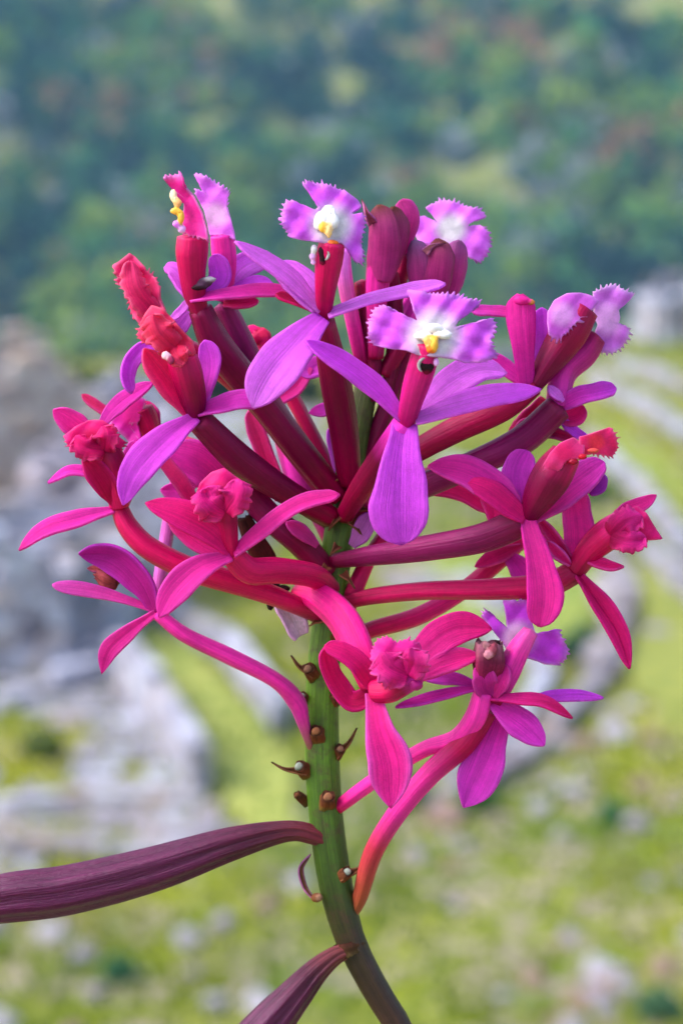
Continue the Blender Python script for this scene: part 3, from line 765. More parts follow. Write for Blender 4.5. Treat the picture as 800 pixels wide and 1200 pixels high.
blade(f1, (508, 395, -212), [(433, 374, 1), (429, 392, 1), (437, 404, 0), (455, 408), (475, 410), (490, 416), (515, 418), (532, 420), (545, 425, 0), (566, 424, 1), (582, 417, 1), (577, 398, 1), (581, 380, 1), (575, 372, 0), (552, 379), (533, 383), (540, 370), (556, 362, 1), (564, 352, 1), (545, 347, 1), (520, 344, 1), (495, 341, 0), (477, 339, 0), (482, 355), (489, 376), (470, 367), (450, 357, 1), (437, 362, 1)], c=lin(216, 92, 230), core=WH, core_r=.38, slope=(.05, -.35), bend=.12, seed=2)
blobs(f1, 'callus', [(494, 393, -217, 9, 5, WH), (521, 392, -217, 9, 5.5, WH), (508, 383, -217, 10, 5, WH), (501, 399, -221, 4.5, 6, lin(238, 170, 90)), (509, 402, -222, 4.5, 8, YE), (505, 409, -221, 5.5, 4.5, OR)])
blobs(f1, 'anther_or_hollow', [(496, 428, -216, 5.5, 5, DARK), (503, 430, -215, 5.5, 4.5, DARK), (500, 435, -214, 5, 3.5, DR*.7)], DRY)  # dark blobs stand in for the shade inside the column's hollow
crescent(f1, 499, 428, -220, 8.5, 95, 235, 1.7, WH*.8)
blobs(f1, 'column_tooth', [(511, 424, -214, 3.5, 5, PP)])

# ---- F2 upper left centre violet flower
f2 = flower('violet flower with white and yellow lip left of the top', [(410, 566, -16), (404, 510, -50), (392, 440, -95), (379, 376, -130)], [13, 17, 17, 13], [DR, DK, DK, DR])
petal(f2, [(375, 362, -138), (352, 334, -128), (324, 308, -120)], 20, 'round', (.2, -1, .5), c0=VP, c1=VP)
petal(f2, [(376, 364, -142), (340, 326, -146), (308, 303, -150), (275, 282, -154)], 13, 'lance', (.3, -1, .7), cup=.15, c0=VP*.95, c1=VP)
petal(f2, [(384, 368, -142), (430, 351, -146), (478, 341, -146), (522, 332, -142)], 12, 'strap', (0, -.75, 1), cup=.1, c0=VP*.92, c1=VP, name='sepal')
petal(f2, [(378, 372, -142), (346, 404, -158), (316, 440, -168), (296, 478, -172)], 29, 'lance', (.05, -1, .5), cup=.1, c0=V, c1=VP*.9, name='sepal')
petal(f2, [(374, 367, -134), (350, 355, -130), (323, 344, -126)], 5.5, 'club', (0, -1, .5), cup=.5, c0=R, c1=R, edge=H, name='sepal')
tube(f2, 'column', [(379, 378, -124), (381, 340, -152), (385, 306, -166), (389, 283, -174)], [7, 12, 15, 14.5], [DR, DR*.5+R*.5, DR*.3+R*.7, R], ridge=.03)
blade(f2, (388, 264, -176), [(333, 235, 1), (330, 250, 1), (331, 264, 1), (338, 277, 0), (354, 281), (373, 283), (387, 287), (400, 284), (410, 294), (417, 308, 1), (425, 309, 1), (424, 285, 1), (427, 262, 1), (425, 249, 0), (413, 251), (414, 246), (424, 242, 0), (418, 233), (402, 221, 1), (386, 216, 1), (368, 214, 1), (358, 209, 1), (355, 215, 0), (366, 226), (374, 240), (369, 246), (355, 240), (344, 235, 1)], c=lin(216, 92, 230), core=WH, core_r=.38, slope=(.25, -.3), bend=.14, seed=5)
blobs(f2, 'callus', [(377, 254, -184, 8, 7, WH), (391, 259, -183, 7, 9, WH), (385, 245, -180, 7, 6, WH), (372, 263, -183, 5, 6, WH), (385, 270, -188, 4, 8, lin(240, 196, 130)), (378, 266, -188, 4, 6, YE), (390, 284, -182, 7, 3.5, OR)])
blobs(f2, 'anther_or_hollow', [(377, 293, -180, 4, 5, DARK), (378, 301, -179, 4, 5.5, DARK), (378, 307, -178, 4, 3, DR*.7)], DRY)  # dark colour painted as the shaded hole beside the pale rim
crescent(f2, 377.5, 297, -183, 7.5, -65, 60, 1.6, WH*.8)
blobs(f2, 'column_tooth', [(368, 291, -178, 4, 5, WH), (366, 300, -176, 4, 4, PP), (367, 307, -174, 3, 3, PP)])

# ---- F3 and F4 top left pair
f3 = flower('flower in profile with yellow callus at the top left', [(396, 582, -10), (352, 528, -40), (300, 462, -62), (256, 408, -84), (234, 362, -98)], [13, 16, 17, 18, 14], [DR, DK, DK, DK, DK])
tube(f3, 'column', [(236, 370, -98), (230, 352, -104), (226, 325, -110), (225, 298, -116), (226, 278, -120)], [10, 12, 15, 18, 17], [DR, DR, DR*.5+R*.5, DR*.4+R*.6, R], ridge=.03)
blade(f3, (228, 254, -132), [(191, 207, 1), (203, 205, 1), (213, 203, 0), (214, 215), (227, 229), (237, 249), (242, 268), (244, 281, 1), (233, 279, 1), (222, 278, 1), (213, 270), (214, 258), (216, 242), (215, 230), (206, 223), (199, 217)], c=HM, core=HM, edge=PP, slope=(-.6, 0), bend=-.3, seed=6)
blobs(f3, 'callus', [(203, 228, -136, 4.5, 7, lin(244, 206, 170)), (208, 237, -138, 5, 5, lin(240, 170, 110)), (205, 247, -140, 6, 4, YE), (212, 254, -140, 4, 7, YE), (206, 262, -138, 4, 4, VP), (213, 268, -136, 5, 5, PP)])
blobs(f3, 'anther_or_hollow', [(211, 282, -120, 4, 4, lin(214, 160, 176)), (215, 288, -120, 4, 3.5, lin(200, 100, 120))], DRY)
petal(f3, [(226, 354, -100), (215, 330, -94), (203, 316, -90), (192, 314, -88)], 12, 'round', (.4, -1, .4), c0=V, c1=VP)
petal(f3, [(224, 352, -112), (255, 346, -118), (300, 340, -112), (344, 341, -104)], 10, 'strap', (0, -.6, 1), n2=(0, -1, .5), c0=M_, c1=HM, name='sepal')
petal(f3, [(240, 340, -100), (256, 326, -96), (256, 312, -92), (250, 298, -90)], 13, 'round', F, c0=V, c1=V)
petal(f3, [(223, 350, -108), (214, 362, -104), (200, 374, -100)], 5, 'strap', F, c0=VP, c1=VP, name='sepal')
blobs(f3, 'dry_tip_or_cap', [(238, 331, -118, 11, 6, lin(80, 50, 76)), (246, 327, -121, 7, 3, lin(176, 170, 180)), (232, 337, -120, 8, 3, DARK)], DRY)  # greyish dry cap; its pale blob is a painted highlight
f4 = flower('paler flower in profile behind the top left one', [(398, 584, 12), (358, 532, 4), (312, 466, -20), (286, 408, -46), (262, 356, -60)], [11, 13, 14, 14, 12], [DR, DK, PU, PU, PU])
tube(f4, 'column', [(262, 352, -62), (264, 318, -70), (262, 296, -76), (260, 276, -80)], [9, 12, 14, 14], [M_, H, HM, HM], ridge=.03)
blade(f4, (253, 252, -84), [(227, 203, 1), (243, 207, 1), (257, 215, 1), (268, 223, 1), (266, 242), (272, 262), (276, 281, 0), (262, 277, 1), (246, 276, 0), (243, 262), (239, 246), (230, 229, 1), (229, 221, 1), (238, 223), (243, 228), (236, 214)], c=VP, core=lin(226, 180, 228), core_r=.26, edge=PP, slope=(-.3, 0), bend=-.1, seed=7)
petal(f4, [(262, 348, -72), (285, 336, -78), (305, 331, -80), (320, 332, -80)], 11, 'lance', (0, -.8, .8), c0=V, c1=V, name='sepal')
petal(f4, [(264, 346, -58), (280, 318, -56), (300, 306, -54), (320, 300, -52)], 14, 'round', F, c0=VP, c1=VP)
petal(f4, [(262, 356, -70), (282, 356, -76), (303, 352, -78)], 6, 'strap', F, c0=R, c1=H, name='sepal')

# ---- F5 side lip at far left
f5 = flower('coral pink flower in profile at the upper left edge', [(396, 596, 20), (350, 536, 20), (298, 470, 0), (246, 424, -24), (206, 402, -40), (188, 385, -46)], [10, 11, 12, 12, 11, 10], [DR, DK, DK, DR, R, R])
tube(f5, 'column', [(190, 388, -48), (180, 366, -54), (172, 348, -58)], [10, 15, 15], [R, R, H], ridge=.03)
blade(f5, (166, 340, -64), [(152, 296, 0), (160, 302), (171, 314, 1), (183, 327, 1), (188, 337, 0), (188, 352), (196, 368), (180, 376), (164, 380), (157, 372, 1), (150, 356, 1), (144, 338, 1), (135, 327, 1), (146, 322), (135, 322, 1), (132, 311, 0), (142, 304)], c=lin(226, 36, 116), core=lin(230, 54, 116), edge=lin(238, 130, 176), slope=(-.35, 0), bend=-.1, seed=8, ruffle=.05, fringe=3)
frilly(f5, (186, 372, -74), [(152, 306, 13)], lin(218, 24, 100), lin(232, 60, 130), lin(240, 140, 180))
petal(f5, [(196, 392, -46), (208, 386, -42), (216, 376, -38), (224, 366, -36)], 9, 'round', F, c0=V, c1=VP)

# ---- F6 coral lip, big violet tepals
f6 = flower('flower with coral ruffled lip and long violet sepals at the left', [(388, 606, -16), (335, 576, -60), (280, 538, -100), (233, 492, -130)], [12, 15, 17, 15], [DR, DK, DK, DK])
petal(f6, [(224, 486, -136), (202, 455, -148), (184, 430, -154), (168, 408, -156)], 18, 'lance', (.3, -1, .2), c0=H, c1=lin(236, 36, 110), edge=lin(238, 90, 160))
petal(f6, [(205, 440, -124), (178, 408, -122), (156, 420, -122), (149, 440, -124), (154, 461, -126)], 10, 'strap', (.5, -1, .4), c0=V, c1=V)
petal(f6, [(233, 484, -132), (242, 455, -128), (247, 425, -124), (240, 398, -122)], 13, 'obov', (-.3, -1, .2), c0=M_, c1=V)
petal(f6, [(234, 482, -136), (262, 474, -146), (284, 468, -150), (305, 474, -150)], 14, 'strap', (0, -.8, .7), c0=M_, c1=M_*.6+V*.4, name='sepal')
petal(f6, [(229, 488, -140), (190, 518, -154), (158, 555, -160), (144, 592, -160)], 20, 'lance', (.2, -1, .5), c0=M_*.5+V*.5, c1=V, name='sepal')
tube(f6, 'column', [(231, 497, -124), (226, 465, -144), (220, 440, -152), (214, 420, -156)], [8, 15, 18, 17], [DK, DK, DR, R], ridge=.03)
blade(f6, (194, 392, -166), [(178, 357, 0), (190, 361), (203, 374), (216, 389), (226, 400), (229, 413), (224, 430, 1), (212, 434, 1), (204, 424), (192, 408), (180, 405, 1), (168, 401, 1), (160, 392, 1), (164, 378), (170, 367)], c=lin(228, 44, 104), core=lin(224, 34, 88), core_r=.4, edge=lin(240, 110, 146), slope=(-.1, .1), bend=.12, seed=9, ruffle=.06)
frilly(f6, (206, 406, -176), [(180, 368, 17), (217, 424, 12)], lin(220, 28, 86), lin(234, 62, 110), lin(242, 120, 160))
blobs(f6, 'anther_or_hollow', [(194, 416, -188, 5, 5, lin(226, 170, 190)), (200, 422, -189, 4, 5, lin(150, 40, 80))])

# ---- F7 far left flower
f7 = flower('crimson flower with hooded lip at the far left', [(374, 722, -16), (335, 704, -55), (285, 686, -84), (225, 668, -96), (175, 643, -100), (150, 618, -98), (139, 594, -96)], [9, 11.5, 13, 13.5, 13.5, 12.5, 10], [DR, R, R*.95, R, R*.9, R*.9])
petal(f7, [(139, 596, -108), (128, 574, -122), (114, 552, -128), (97, 533, -128)], 15, 'lance', (-.3, -1, .3), cup=.25, c0=R, c1=R, edge=HM)
petal(f7, [(144, 592, -98), (150, 566, -96), (154, 540, -94), (158, 516, -92)], 12, 'round', F, c0=HM, c1=M_)
petal(f7, [(130, 570, -92), (108, 556, -90), (82, 552, -88), (56, 566, -86)], 8.5, 'lance', (0, -.7, 1), c0=M_, c1=M_, name='sepal')
petal(f7, [(135, 597, -102), (90, 608, -106), (50, 622, -108), (22, 645, -108)], 12, 'lance', (-.1, -1, .7), c0=M_, c1=HM, name='sepal')
petal(f7, [(112, 520, -100), (96, 506, -100), (80, 493, -100), (62, 480, -100)], 15, 'lance', F, c0=H, c1=HM)
petal(f7, [(118, 500, -84), (132, 480, -82), (152, 464, -80), (180, 448, -78)], 11, 'lance', (.2, -1, .6), c0=M_, c1=M_, name='sepal')
tube(f7, 'column', [(140, 594, -104), (136, 568, -110), (132, 544, -116), (122, 522, -120)], [11, 15, 17, 15], [R, R, DR, DR], ridge=.03)
blade(f7, (108, 517, -130), [(74, 512, 0), (88, 500), (104, 492), (120, 492), (131, 499), (139, 512), (148, 519, 1), (141, 528, 1), (134, 531), (127, 539, 1), (114, 535, 1), (102, 531), (95, 536, 1), (85, 527, 1), (77, 521, 1)], c=H, core=lin(206, 10, 90), core_r=.35, edge=lin(232, 80, 150), bend=.25, seed=11, ruffle=.06)
frilly(f7, (122, 528, -140), [(88, 512, 14), (120, 500, 13)], lin(190, 8, 84), H, lin(232, 80, 150))
# flower behind F7
f8b = flower('small crimson flower tucked behind the hooded left flower', [(386, 612, 10), (332, 580, -16), (276, 544, -44), (216, 520, -24), (180, 515, 0)], [9, 9, 9, 9, 9], [DR, R, R, R])
tube(f8b, 'column', [(182, 520, -6), (172, 498, -10), (164, 480, -14)], [9, 15, 16], [R, R, DR], ridge=.03)
blade(f8b, (158, 484, -28), [(128, 498, 0), (140, 476), (160, 462), (170, 468, 1), (167, 482, 1), (163, 496, 1), (150, 496), (160, 512), (170, 528), (158, 526), (146, 512)], c=M_, core=HM, bend=.05, seed=12)
petal(f8b, [(160, 495, -6), (130, 484, -8), (112, 474, -8), (96, 462, -8)], 6, 'strap', F, c0=H, c1=lin(226, 60, 120), name='sepal')
petal(f8b, [(180, 516, -4), (172, 490, -2), (166, 470, 0)], 15, 'round', F, c0=R, c1=H)

# ---- F8 left pink flower with closed lip
f8 = flower('hot pink flower with closed hooded lip left of the stem', [(388, 690, -20), (365, 674, -70), (325, 668, -105), (292, 668, -125), (272, 650, -136)], [11, 14, 15, 15, 13], [DR, R, R, R, R])
petal(f8, [(272, 648, -144), (248, 622, -158), (212, 603, -166), (170, 589, -168)], 19, 'lance', (-.1, -1, .45), c0=H, c1=H, edge=HM)
petal(f8, [(268, 652, -136), (240, 640, -130), (216, 622, -124), (196, 604, -120)], 13, 'lance', F, c0=HM, c1=H)
petal(f8, [(274, 648, -146), (305, 622, -156), (348, 592, -160), (398, 579, -160)], 11, 'strap', (-.2, -.8, .8), c0=HM, c1=HM, name='sepal', n2=(0, -1, .4))
petal(f8, [(270, 652, -148), (234, 666, -160), (204, 692, -168), (186, 724, -172)], 18, 'lance', (.1, -1, .5), c0=HM, c1=HM*.6+M_*.4, name='sepal')
tube(f8, 'column', [(272, 658, -132), (268, 625, -150), (265, 602, -156), (262, 585, -160)], [8, 10, 12, 11], [R, R, DR, R], ridge=.03)
blade(f8, (260, 576, -166), [(227, 586, 0), (234, 566), (248, 553), (263, 549), (275, 558), (283, 563, 1), (289, 572, 1), (287, 592, 1), (275, 601, 1), (267, 597), (260, 592), (246, 593), (234, 594)], c=H, core=lin(226, 40, 120), edge=lin(232, 84, 160), bend=.35, seed=13, ruffle=.06)
frilly(f8, (264, 600, -170), [(240, 572, 19), (276, 562, 16)], lin(210, 14, 100), HM, lin(232, 84, 160))
f8c = flower('partly hidden magenta flower behind the closed pink one', [(386, 664, 16), (345, 632, 6), (300, 588, -10), (256, 552, -36)], [10, 11, 11, 10], [DR, DK, DK, R])
petal(f8c, [(262, 572, -60), (245, 552, -66), (222, 538, -70), (200, 530, -70)], 24, 'round', F, c0=HM, c1=M_)
petal(f8c, [(226, 586, -90), (212, 566, -96), (198, 548, -98), (186, 532, -98)], 9, 'strap', F, c0=H, c1=lin(226, 56, 130), name='sepal')
petal(f8c, [(232, 560, -60), (210, 575, -64), (188, 574, -66)], 12, 'lance', F, c0=M_, c1=M_, name='sepal')
# thin pedicel of a flower at the back left
f9b = flower('slender purple bud stalk at the back left', [(182, 712, 10), (188, 675, 14), (196, 625, 20), (204, 580, 24), (214, 540, 30)], [6, 7.5, 8, 8, 7], [lin(170, 50, 150), lin(190, 90, 180), lin(170, 60, 150), M_])

# ---- F9 lower left flower seen from behind
f9 = flower('magenta flower seen from behind at the lower left', [(366, 884, -8), (355, 845, -24), (347, 822, -32), (322, 797, -50), (268, 769, -70), (216, 744, -84), (184, 719, -90)], [3, 8, 11, 9, 9.5, 9, 8], [lin(110, 90, 40), M_*.6+DR*.4, HM, HM, HM*.8, HM])
petal(f9, [(182, 718, -92), (164, 682, -96), (132, 653, -92), (92, 649, -86)], 19, 'lance', (-.3, -1, -.3), cup=.2, c0=M_*.6+R*.2, c1=lin(180, 24, 150), edge=V)
petal(f9, [(180, 715, -90), (148, 703, -90), (108, 692, -90), (61, 686, -90)], 8.5, 'obov', (0, -1, .5), cup=-.1, c0=HM, c1=lin(220, 80, 190), name='sepal')
petal(f9, [(184, 717, -92), (154, 738, -98), (128, 762, -100), (119, 790, -98)], 11, 'obpt', (.3, -1, .3), c0=HM, c1=HM, name='sepal')
tube(f9, 'withered_lip', [(138, 684, -78), (126, 678, -74), (114, 672, -70)], [6, 11, 6], [lin(120, 40, 50), lin(170, 70, 80), lin(130, 50, 60)], DRY, ridge=.3, nr=3, rag=5)
petal(f9, [(130, 676, -76), (118, 668, -74), (102, 666, -72)], 5, 'lance', F, c0=lin(190, 80, 90), c1=lin(150, 60, 70), name='bract', mat=DRY)

# ---- top buds and F15
f15 = flower('pale violet fringed lip rising behind the withered tubes at the top', [(446, 400, 34), (470, 360, 50), (500, 320, 60), (520, 290, 60)], [9, 10, 10, 10], [DR, M_, M_, M_])
blade(f15, (528, 269, 50), [(484, 255, 1), (495, 253, 0), (506, 259), (513, 262), (505, 251), (498, 244, 0), (506, 238, 1), (516, 235, 1), (535, 237, 1), (546, 241, 1), (560, 244, 1), (570, 254, 0), (560, 257), (549, 263), (548, 268), (562, 264, 1), (574, 272, 1), (575, 286, 1), (570, 299, 1), (562, 308, 1), (552, 304, 0), (545, 297), (533, 290), (510, 290), (490, 284), (484, 270)], c=VP, core=WH, core_r=.34, slope=(0, -.2), bend=.12, seed=15)
def wither(label, pts, radii, tipc):
    o = flower(label, pts, radii, [M_*.8, HM, HM, lin(196, 60, 130), tipc], ridge=.06)
    return o
WB = lin(120, 70, 44)
b1 = flower('withered pink flower tube with brown rim at the top', [(440, 420, 0), (441, 345, -18), (447, 300, -30), (451, 270, -38), (452, 248, -40)], [9, 13, 16, 19, 17], [DR, HM*.8, HM*.9, lin(176, 40, 110), lin(130, 40, 70)], ridge=.07)
petal(b1, [(445, 330, -36), (447, 300, -50), (448, 270, -62), (444, 240, -58)], 18, 'strap', (-.2, -1, .1), cup=-.45, c0=lin(208, 60, 156), c1=WB, edge=lin(170, 70, 110), name='sepal', tp=4)
petal(b1, [(455, 320, -30), (462, 292, -48), (468, 266, -56), (460, 242, -56)], 14, 'strap', (.3, -1, .1), cup=-.45, c0=lin(204, 54, 150), c1=WB, edge=lin(160, 60, 90), name='sepal', tp=3)
petal(b1, [(458, 300, -26), (472, 272, -36), (478, 252, -38), (470, 234, -36)], 16, 'strap', (.2, -1, 0), cup=-.45, c0=HM, c1=lin(206, 60, 150))
petal(b1, [(436, 262, -60), (430, 250, -66), (427, 241, -62), (424, 234, -54)], 6, 'thorn', F, cup=.3, c0=lin(160, 60, 90), c1=WB, name='dry_tip_or_cap', mat=DRY)
b2 = flower('pair of withered magenta tubes right of the top', [(450, 440, 10), (478, 390, 6), (500, 350, 0), (512, 315, -6), (514, 294, -8)], [9, 12, 15, 18, 17], [DR, DR, M_*.7, HM*.8, lin(150, 40, 90)], ridge=.09)
petal(b2, [(490, 345, -24), (490, 318, -36), (488, 298, -40), (484, 282, -36)], 13, 'strap', (-.3, -1, .1), cup=-.5, c0=lin(206, 60, 156), c1=lin(150, 110, 160), edge=lin(150, 110, 160), tp=2.5)
petal(b2, [(510, 350, -28), (513, 320, -42), (515, 298, -46), (512, 280, -40)], 16, 'strap', (0, -1, .1), cup=-.45, c0=lin(204, 54, 150), c1=WB, edge=lin(160, 90, 120), name='sepal', tp=3)
petal(b2, [(528, 345, -20), (534, 316, -32), (537, 298, -36), (538, 282, -34)], 15, 'strap', (.4, -1, .1), cup=-.5, c0=lin(206, 60, 156), c1=lin(160, 90, 150), name='sepal', tp=2.5)
petal(b2, [(498, 296, -44), (506, 288, -46), (522, 284, -46)], 5, 'thorn', F, cup=.3, c0=lin(160, 90, 110), c1=WB, name='dry_tip_or_cap', mat=DRY)
for k, q in enumerate([[(436, 470, 10), (438, 420, 6), (430, 370, 0), (424, 330, -4)], [(452, 470, 14), (462, 410, 10), (462, 360, 4), (458, 320, 0)]]):  # added dark tubes, standing in for the shade deep in the spike
    flower('dark maroon pedicel added to darken the shaded core of the spike, ' + ('left of' if k == 0 else 'right of') + ' the withered pink tube', q, [8, 10, 10, 9], [DK, DK, DK*.9, DR])
for k, (a, b, c, d, e) in enumerate([((430, 440, 26), (424, 390, 22), (410, 345, 14), (404, 318, 8), 8), ((456, 400, 30), (462, 350, 20), (472, 310, 14), (474, 290, 10), 9)]):
    bd = flower('slender dark bud between the top flowers, nearer the ' + ('white lip' if k == 0 else 'violet lip'), [a, b, c, d], [e, e+1, e, e*.6], [DK, DK, DR, lin(190, 150, 50) if k == 0 else DK])
tb = flower('pale pink bud behind the white lipped flower', [(425, 430, 10), (412, 370, -10), (404, 325, -20), (404, 290, -30)], [8, 9, 9, 6], [DR, HM, lin(210, 90, 170), VP])

# ---- F10 right top flowers
f10 = flower('upper right flower with pale fringed lip turned away', [(410, 604, -6), (470, 580, -30), (540, 550, -50), (610, 517, -66), (655, 477, -74)], [11, 14, 15.5, 17, 16], [DR, PU, PU, PU, DK])
tube(f10, 'column', [(652, 476, -72), (660, 436, -66), (682, 412, -60), (694, 394, -56)], [13, 16, 18, 16], [M_*.7, M_*.5+DR*.5, M_*.4+DR*.6, DR], ridge=.05)
blade(f10, (710, 374, -52), [(694, 340, 1), (706, 336, 1), (718, 334, 1), (731, 339, 1), (743, 343, 0), (738, 351), (724, 363), (726, 372), (724, 380), (737, 384, 1), (735, 398, 1), (728, 409, 1), (718, 415, 1), (706, 413, 1), (694, 401), (697, 388), (700, 380), (696, 372), (695, 358)], c=lin(208, 116, 220), core=lin(226, 168, 232), core_r=.4, edge=lin(236, 210, 240), slope=(.2, 0), bend=.1, seed=17)
petal(f10, [(658, 474, -78), (676, 464, -82), (698, 459, -82), (722, 455, -80)], 11, 'strap', (0, -1, .2), c0=M_, c1=V, name='sepal')
petal(f10, [(660, 470, -88), (652, 462, -90), (642, 452, -88)], 6, 'lance', F, c0=VP, c1=VP, name='sepal')
petal(f10, [(656, 484, -60), (664, 498, -58), (676, 508, -54), (690, 512, -52)], 6.5, 'lance', F, c0=V, c1=V, name='sepal')
petal(f10, [(650, 486, -58), (670, 488, -56), (684, 476, -54)], 12, 'round', F, c0=H, c1=H)
f10b = flower('upper right flower with fringed lip and dark magenta throat', [(412, 580, -4), (470, 540, -40), (530, 506, -70), (590, 478, -84), (626, 452, -88)], [10, 13, 15, 15, 12], [DR, DR, DR, R*.7, DR])
tube(f10b, 'column', [(625, 452, -88), (646, 420, -88), (668, 388, -88), (684, 362, -86)], [10, 17, 21, 18], [DK, DK, DR, DR], ridge=.03)
blade(f10b, (658, 368, -112), [(641, 366, 0), (649, 352), (664, 344), (680, 343), (694, 347), (701, 353), (693, 364, 1), (682, 371, 1), (672, 381, 1), (663, 393, 1), (652, 399, 1), (643, 393, 0), (641, 380)], c=lin(212, 96, 216), core=lin(226, 160, 230), core_r=.3, edge=PP, slope=(.2, -.3), bend=.25, fringe=4, seed=18)
petal(f10b, [(617, 452, -96), (614, 420, -104), (611, 385, -110), (609, 345, -108)], 16, 'club', F, cup=-.35, c0=M_, c1=HM, edge=M_, th=.0006, name='sepal')
blobs(f10b, 'sepal_tip', [(611, 352, -110, 10, 6, HM), (623, 354, -111, 3.5, 3, lin(214, 140, 70))], PETAL)
petal(f10b, [(626, 450, -90), (634, 420, -90), (637, 390, -88), (634, 360, -86)], 13, 'strap', F, c0=V*.9, c1=V)
petal(f10b, [(600, 366, -70), (578, 364, -68), (552, 363, -66)], 7, 'strap', F, c0=HM, c1=lin(224, 70, 200), name='sepal')
petal(f10b, [(622, 456, -84), (604, 440, -80), (585, 425, -76), (566, 412, -74)], 10, 'lance', F, c0=M_, c1=M_, name='sepal')
petal(f10b, [(640, 468, -50), (626, 490, -46), (612, 505, -44), (596, 512, -40)], 16, 'round', F, c0=R, c1=R)

# ---- F11 right middle flower
f11 = flower('right flower with dark throat and red fringed lip', [(392, 657, -18), (440, 650, -60), (505, 641, -95), (565, 630, -120), (612, 611, -134)], [9, 12, 15, 17, 17], [DK, PU, PU, PU*.9, DK])
petal(f11, [(614, 606, -140), (585, 576, -148), (545, 553, -150), (501, 546, -150)], 21, 'lance', (.1, -1, .5), c0=M_, c1=HM)
petal(f11, [(615, 608, -144), (590, 588, -152), (566, 573, -156), (548, 566, -156)], 15, 'round', (.2, -1, .4), c0=H, c1=H, edge=HM)
petal(f11, [(614, 602, -132), (609, 572, -128), (608, 550, -124), (618, 528, -120)], 21, 'round', F, c0=V*.5+M_*.5, c1=V*.4+M_*.6)
petal(f11, [(622, 606, -130), (655, 580, -118), (685, 558, -108), (708, 541, -104)], 20, 'round', (-.2, -1, .3), c0=H, c1=V*.3+M_*.7)
petal(f11, [(618, 608, -142), (630, 650, -156), (637, 695, -162), (632, 735, -160)], 21, 'obov', (.1, -1, .3), c0=HM, c1=HM, edge=M_, name='sepal')
petal(f11, [(600, 530, -70), (620, 505, -60), (640, 512, -60)], 14, 'round', F, c0=H, c1=R, name='sepal')
petal(f11, [(625, 508, -66), (650, 508, -62), (674, 516, -60)], 7, 'lance', F, c0=DR, c1=R, name='sepal')
petal(f11, [(580, 620, -60), (575, 580, -56), (566, 555, -54), (582, 535, -50)], 13, 'lance', F, c0=H, c1=H, name='sepal')
petal(f11, [(690, 578, -100), (700, 570, -98), (706, 555, -96)], 9, 'round', F, c0=lin(160, 20, 170), c1=V*.7, name='sepal')
tube(f11, 'column', [(616, 613, -130), (632, 582, -150), (648, 556, -158), (664, 532, -162)], [7, 18, 23, 17], [DK*.8, DK, DK, R], ridge=.03)
blade(f11, (662, 530, -186), [(636, 546, 1), (640, 553, 1), (648, 554, 1), (656, 552, 1), (661, 543, 1), (669, 537, 1), (684, 537, 0), (685, 522), (672, 512), (656, 519), (645, 530)], c=lin(232, 60, 140), core=lin(228, 40, 120), edge=lin(240, 120, 190), bend=.3, seed=19)
blade(f11, (698, 518, -176), [(678, 512, 0), (692, 508), (706, 503), (715, 500, 1), (722, 512, 1), (725, 525, 1), (718, 536, 1), (706, 533, 1), (692, 532), (680, 534)], c=lin(232, 44, 120), core=lin(236, 60, 90), edge=lin(240, 120, 180), slope=(.3, .1), bend=.1, seed=20)
blobs(f11, 'callus', [(683, 535, -188, 5, 3.5, lin(176, 14, 36)), (695, 528, -184, 7, 3, OR*.4+R*.6), (672, 541, -185, 6, 4, lin(140, 6, 38))])

# ---- F12 far right flower
f12 = flower('crimson flower with hooded lip at the far right', [(402, 706, -10), (440, 698, -36), (500, 692, -60), (580, 690, -80), (640, 685, -90), (673, 670, -94)], [8, 9.5, 11, 12.5, 14, 14], [DR, R, R*.95, R*.9, DR])
petal(f12, [(677, 652, -92), (677, 620, -88), (674, 595, -84), (670, 566, -82)], 18, 'strap', F, c0=HM, c1=HM)
petal(f12, [(672, 662, -100), (655, 640, -106), (640, 620, -108), (626, 604, -108)], 7, 'lance', F, cup=.5, c0=R, c1=H)
petal(f12, [(668, 662, -106), (652, 648, -112), (640, 634, -112)], 7, 'lance', F, cup=.5, c0=H, c1=H, edge=VP, name='sepal')
petal(f12, [(678, 652, -106), (700, 660, -116), (716, 664, -120), (731, 664, -122)], 8, 'lance', (0, -.8, .8), c0=H, c1=H, name='sepal')
petal(f12, [(676, 672, -104), (700, 705, -112), (724, 742, -116), (738, 784, -116)], 12.5, 'lance', (.2, -1, .2), cup=.45, keel=.3, c0=R*.8+HM*.2, c1=H, edge=HM, name='sepal')
petal(f12, [(718, 606, -88), (736, 596, -84), (752, 590, -80), (769, 580, -78)], 9, 'lance', F, c0=H, c1=HM)
petal(f12, [(655, 642, -80), (638, 632, -76), (620, 628, -74)], 8, 'strap', F, c0=M_, c1=M_, name='sepal')
tube(f12, 'column', [(674, 668, -98), (692, 644, -108), (712, 626, -116), (728, 616, -118)], [12, 15, 18, 17], [DR, R, R, H], ridge=.03)
blade(f12, (740, 618, -130), [(712, 622, 0), (718, 607), (732, 597), (746, 593), (758, 602), (767, 618), (776, 632, 0), (760, 633, 1), (750, 640, 1), (738, 641, 1), (728, 645, 1), (718, 636)], c=H, core=lin(214, 20, 100), edge=lin(232, 84, 160), bend=.3, seed=21, ruffle=.06)
frilly(f12, (716, 628, -138), [(752, 606, 16), (756, 630, 13)], R, HM, lin(232, 84, 160))
blobs(f12, 'anther_or_hollow', [(731, 641, -144, 4, 4, lin(226, 160, 176))])

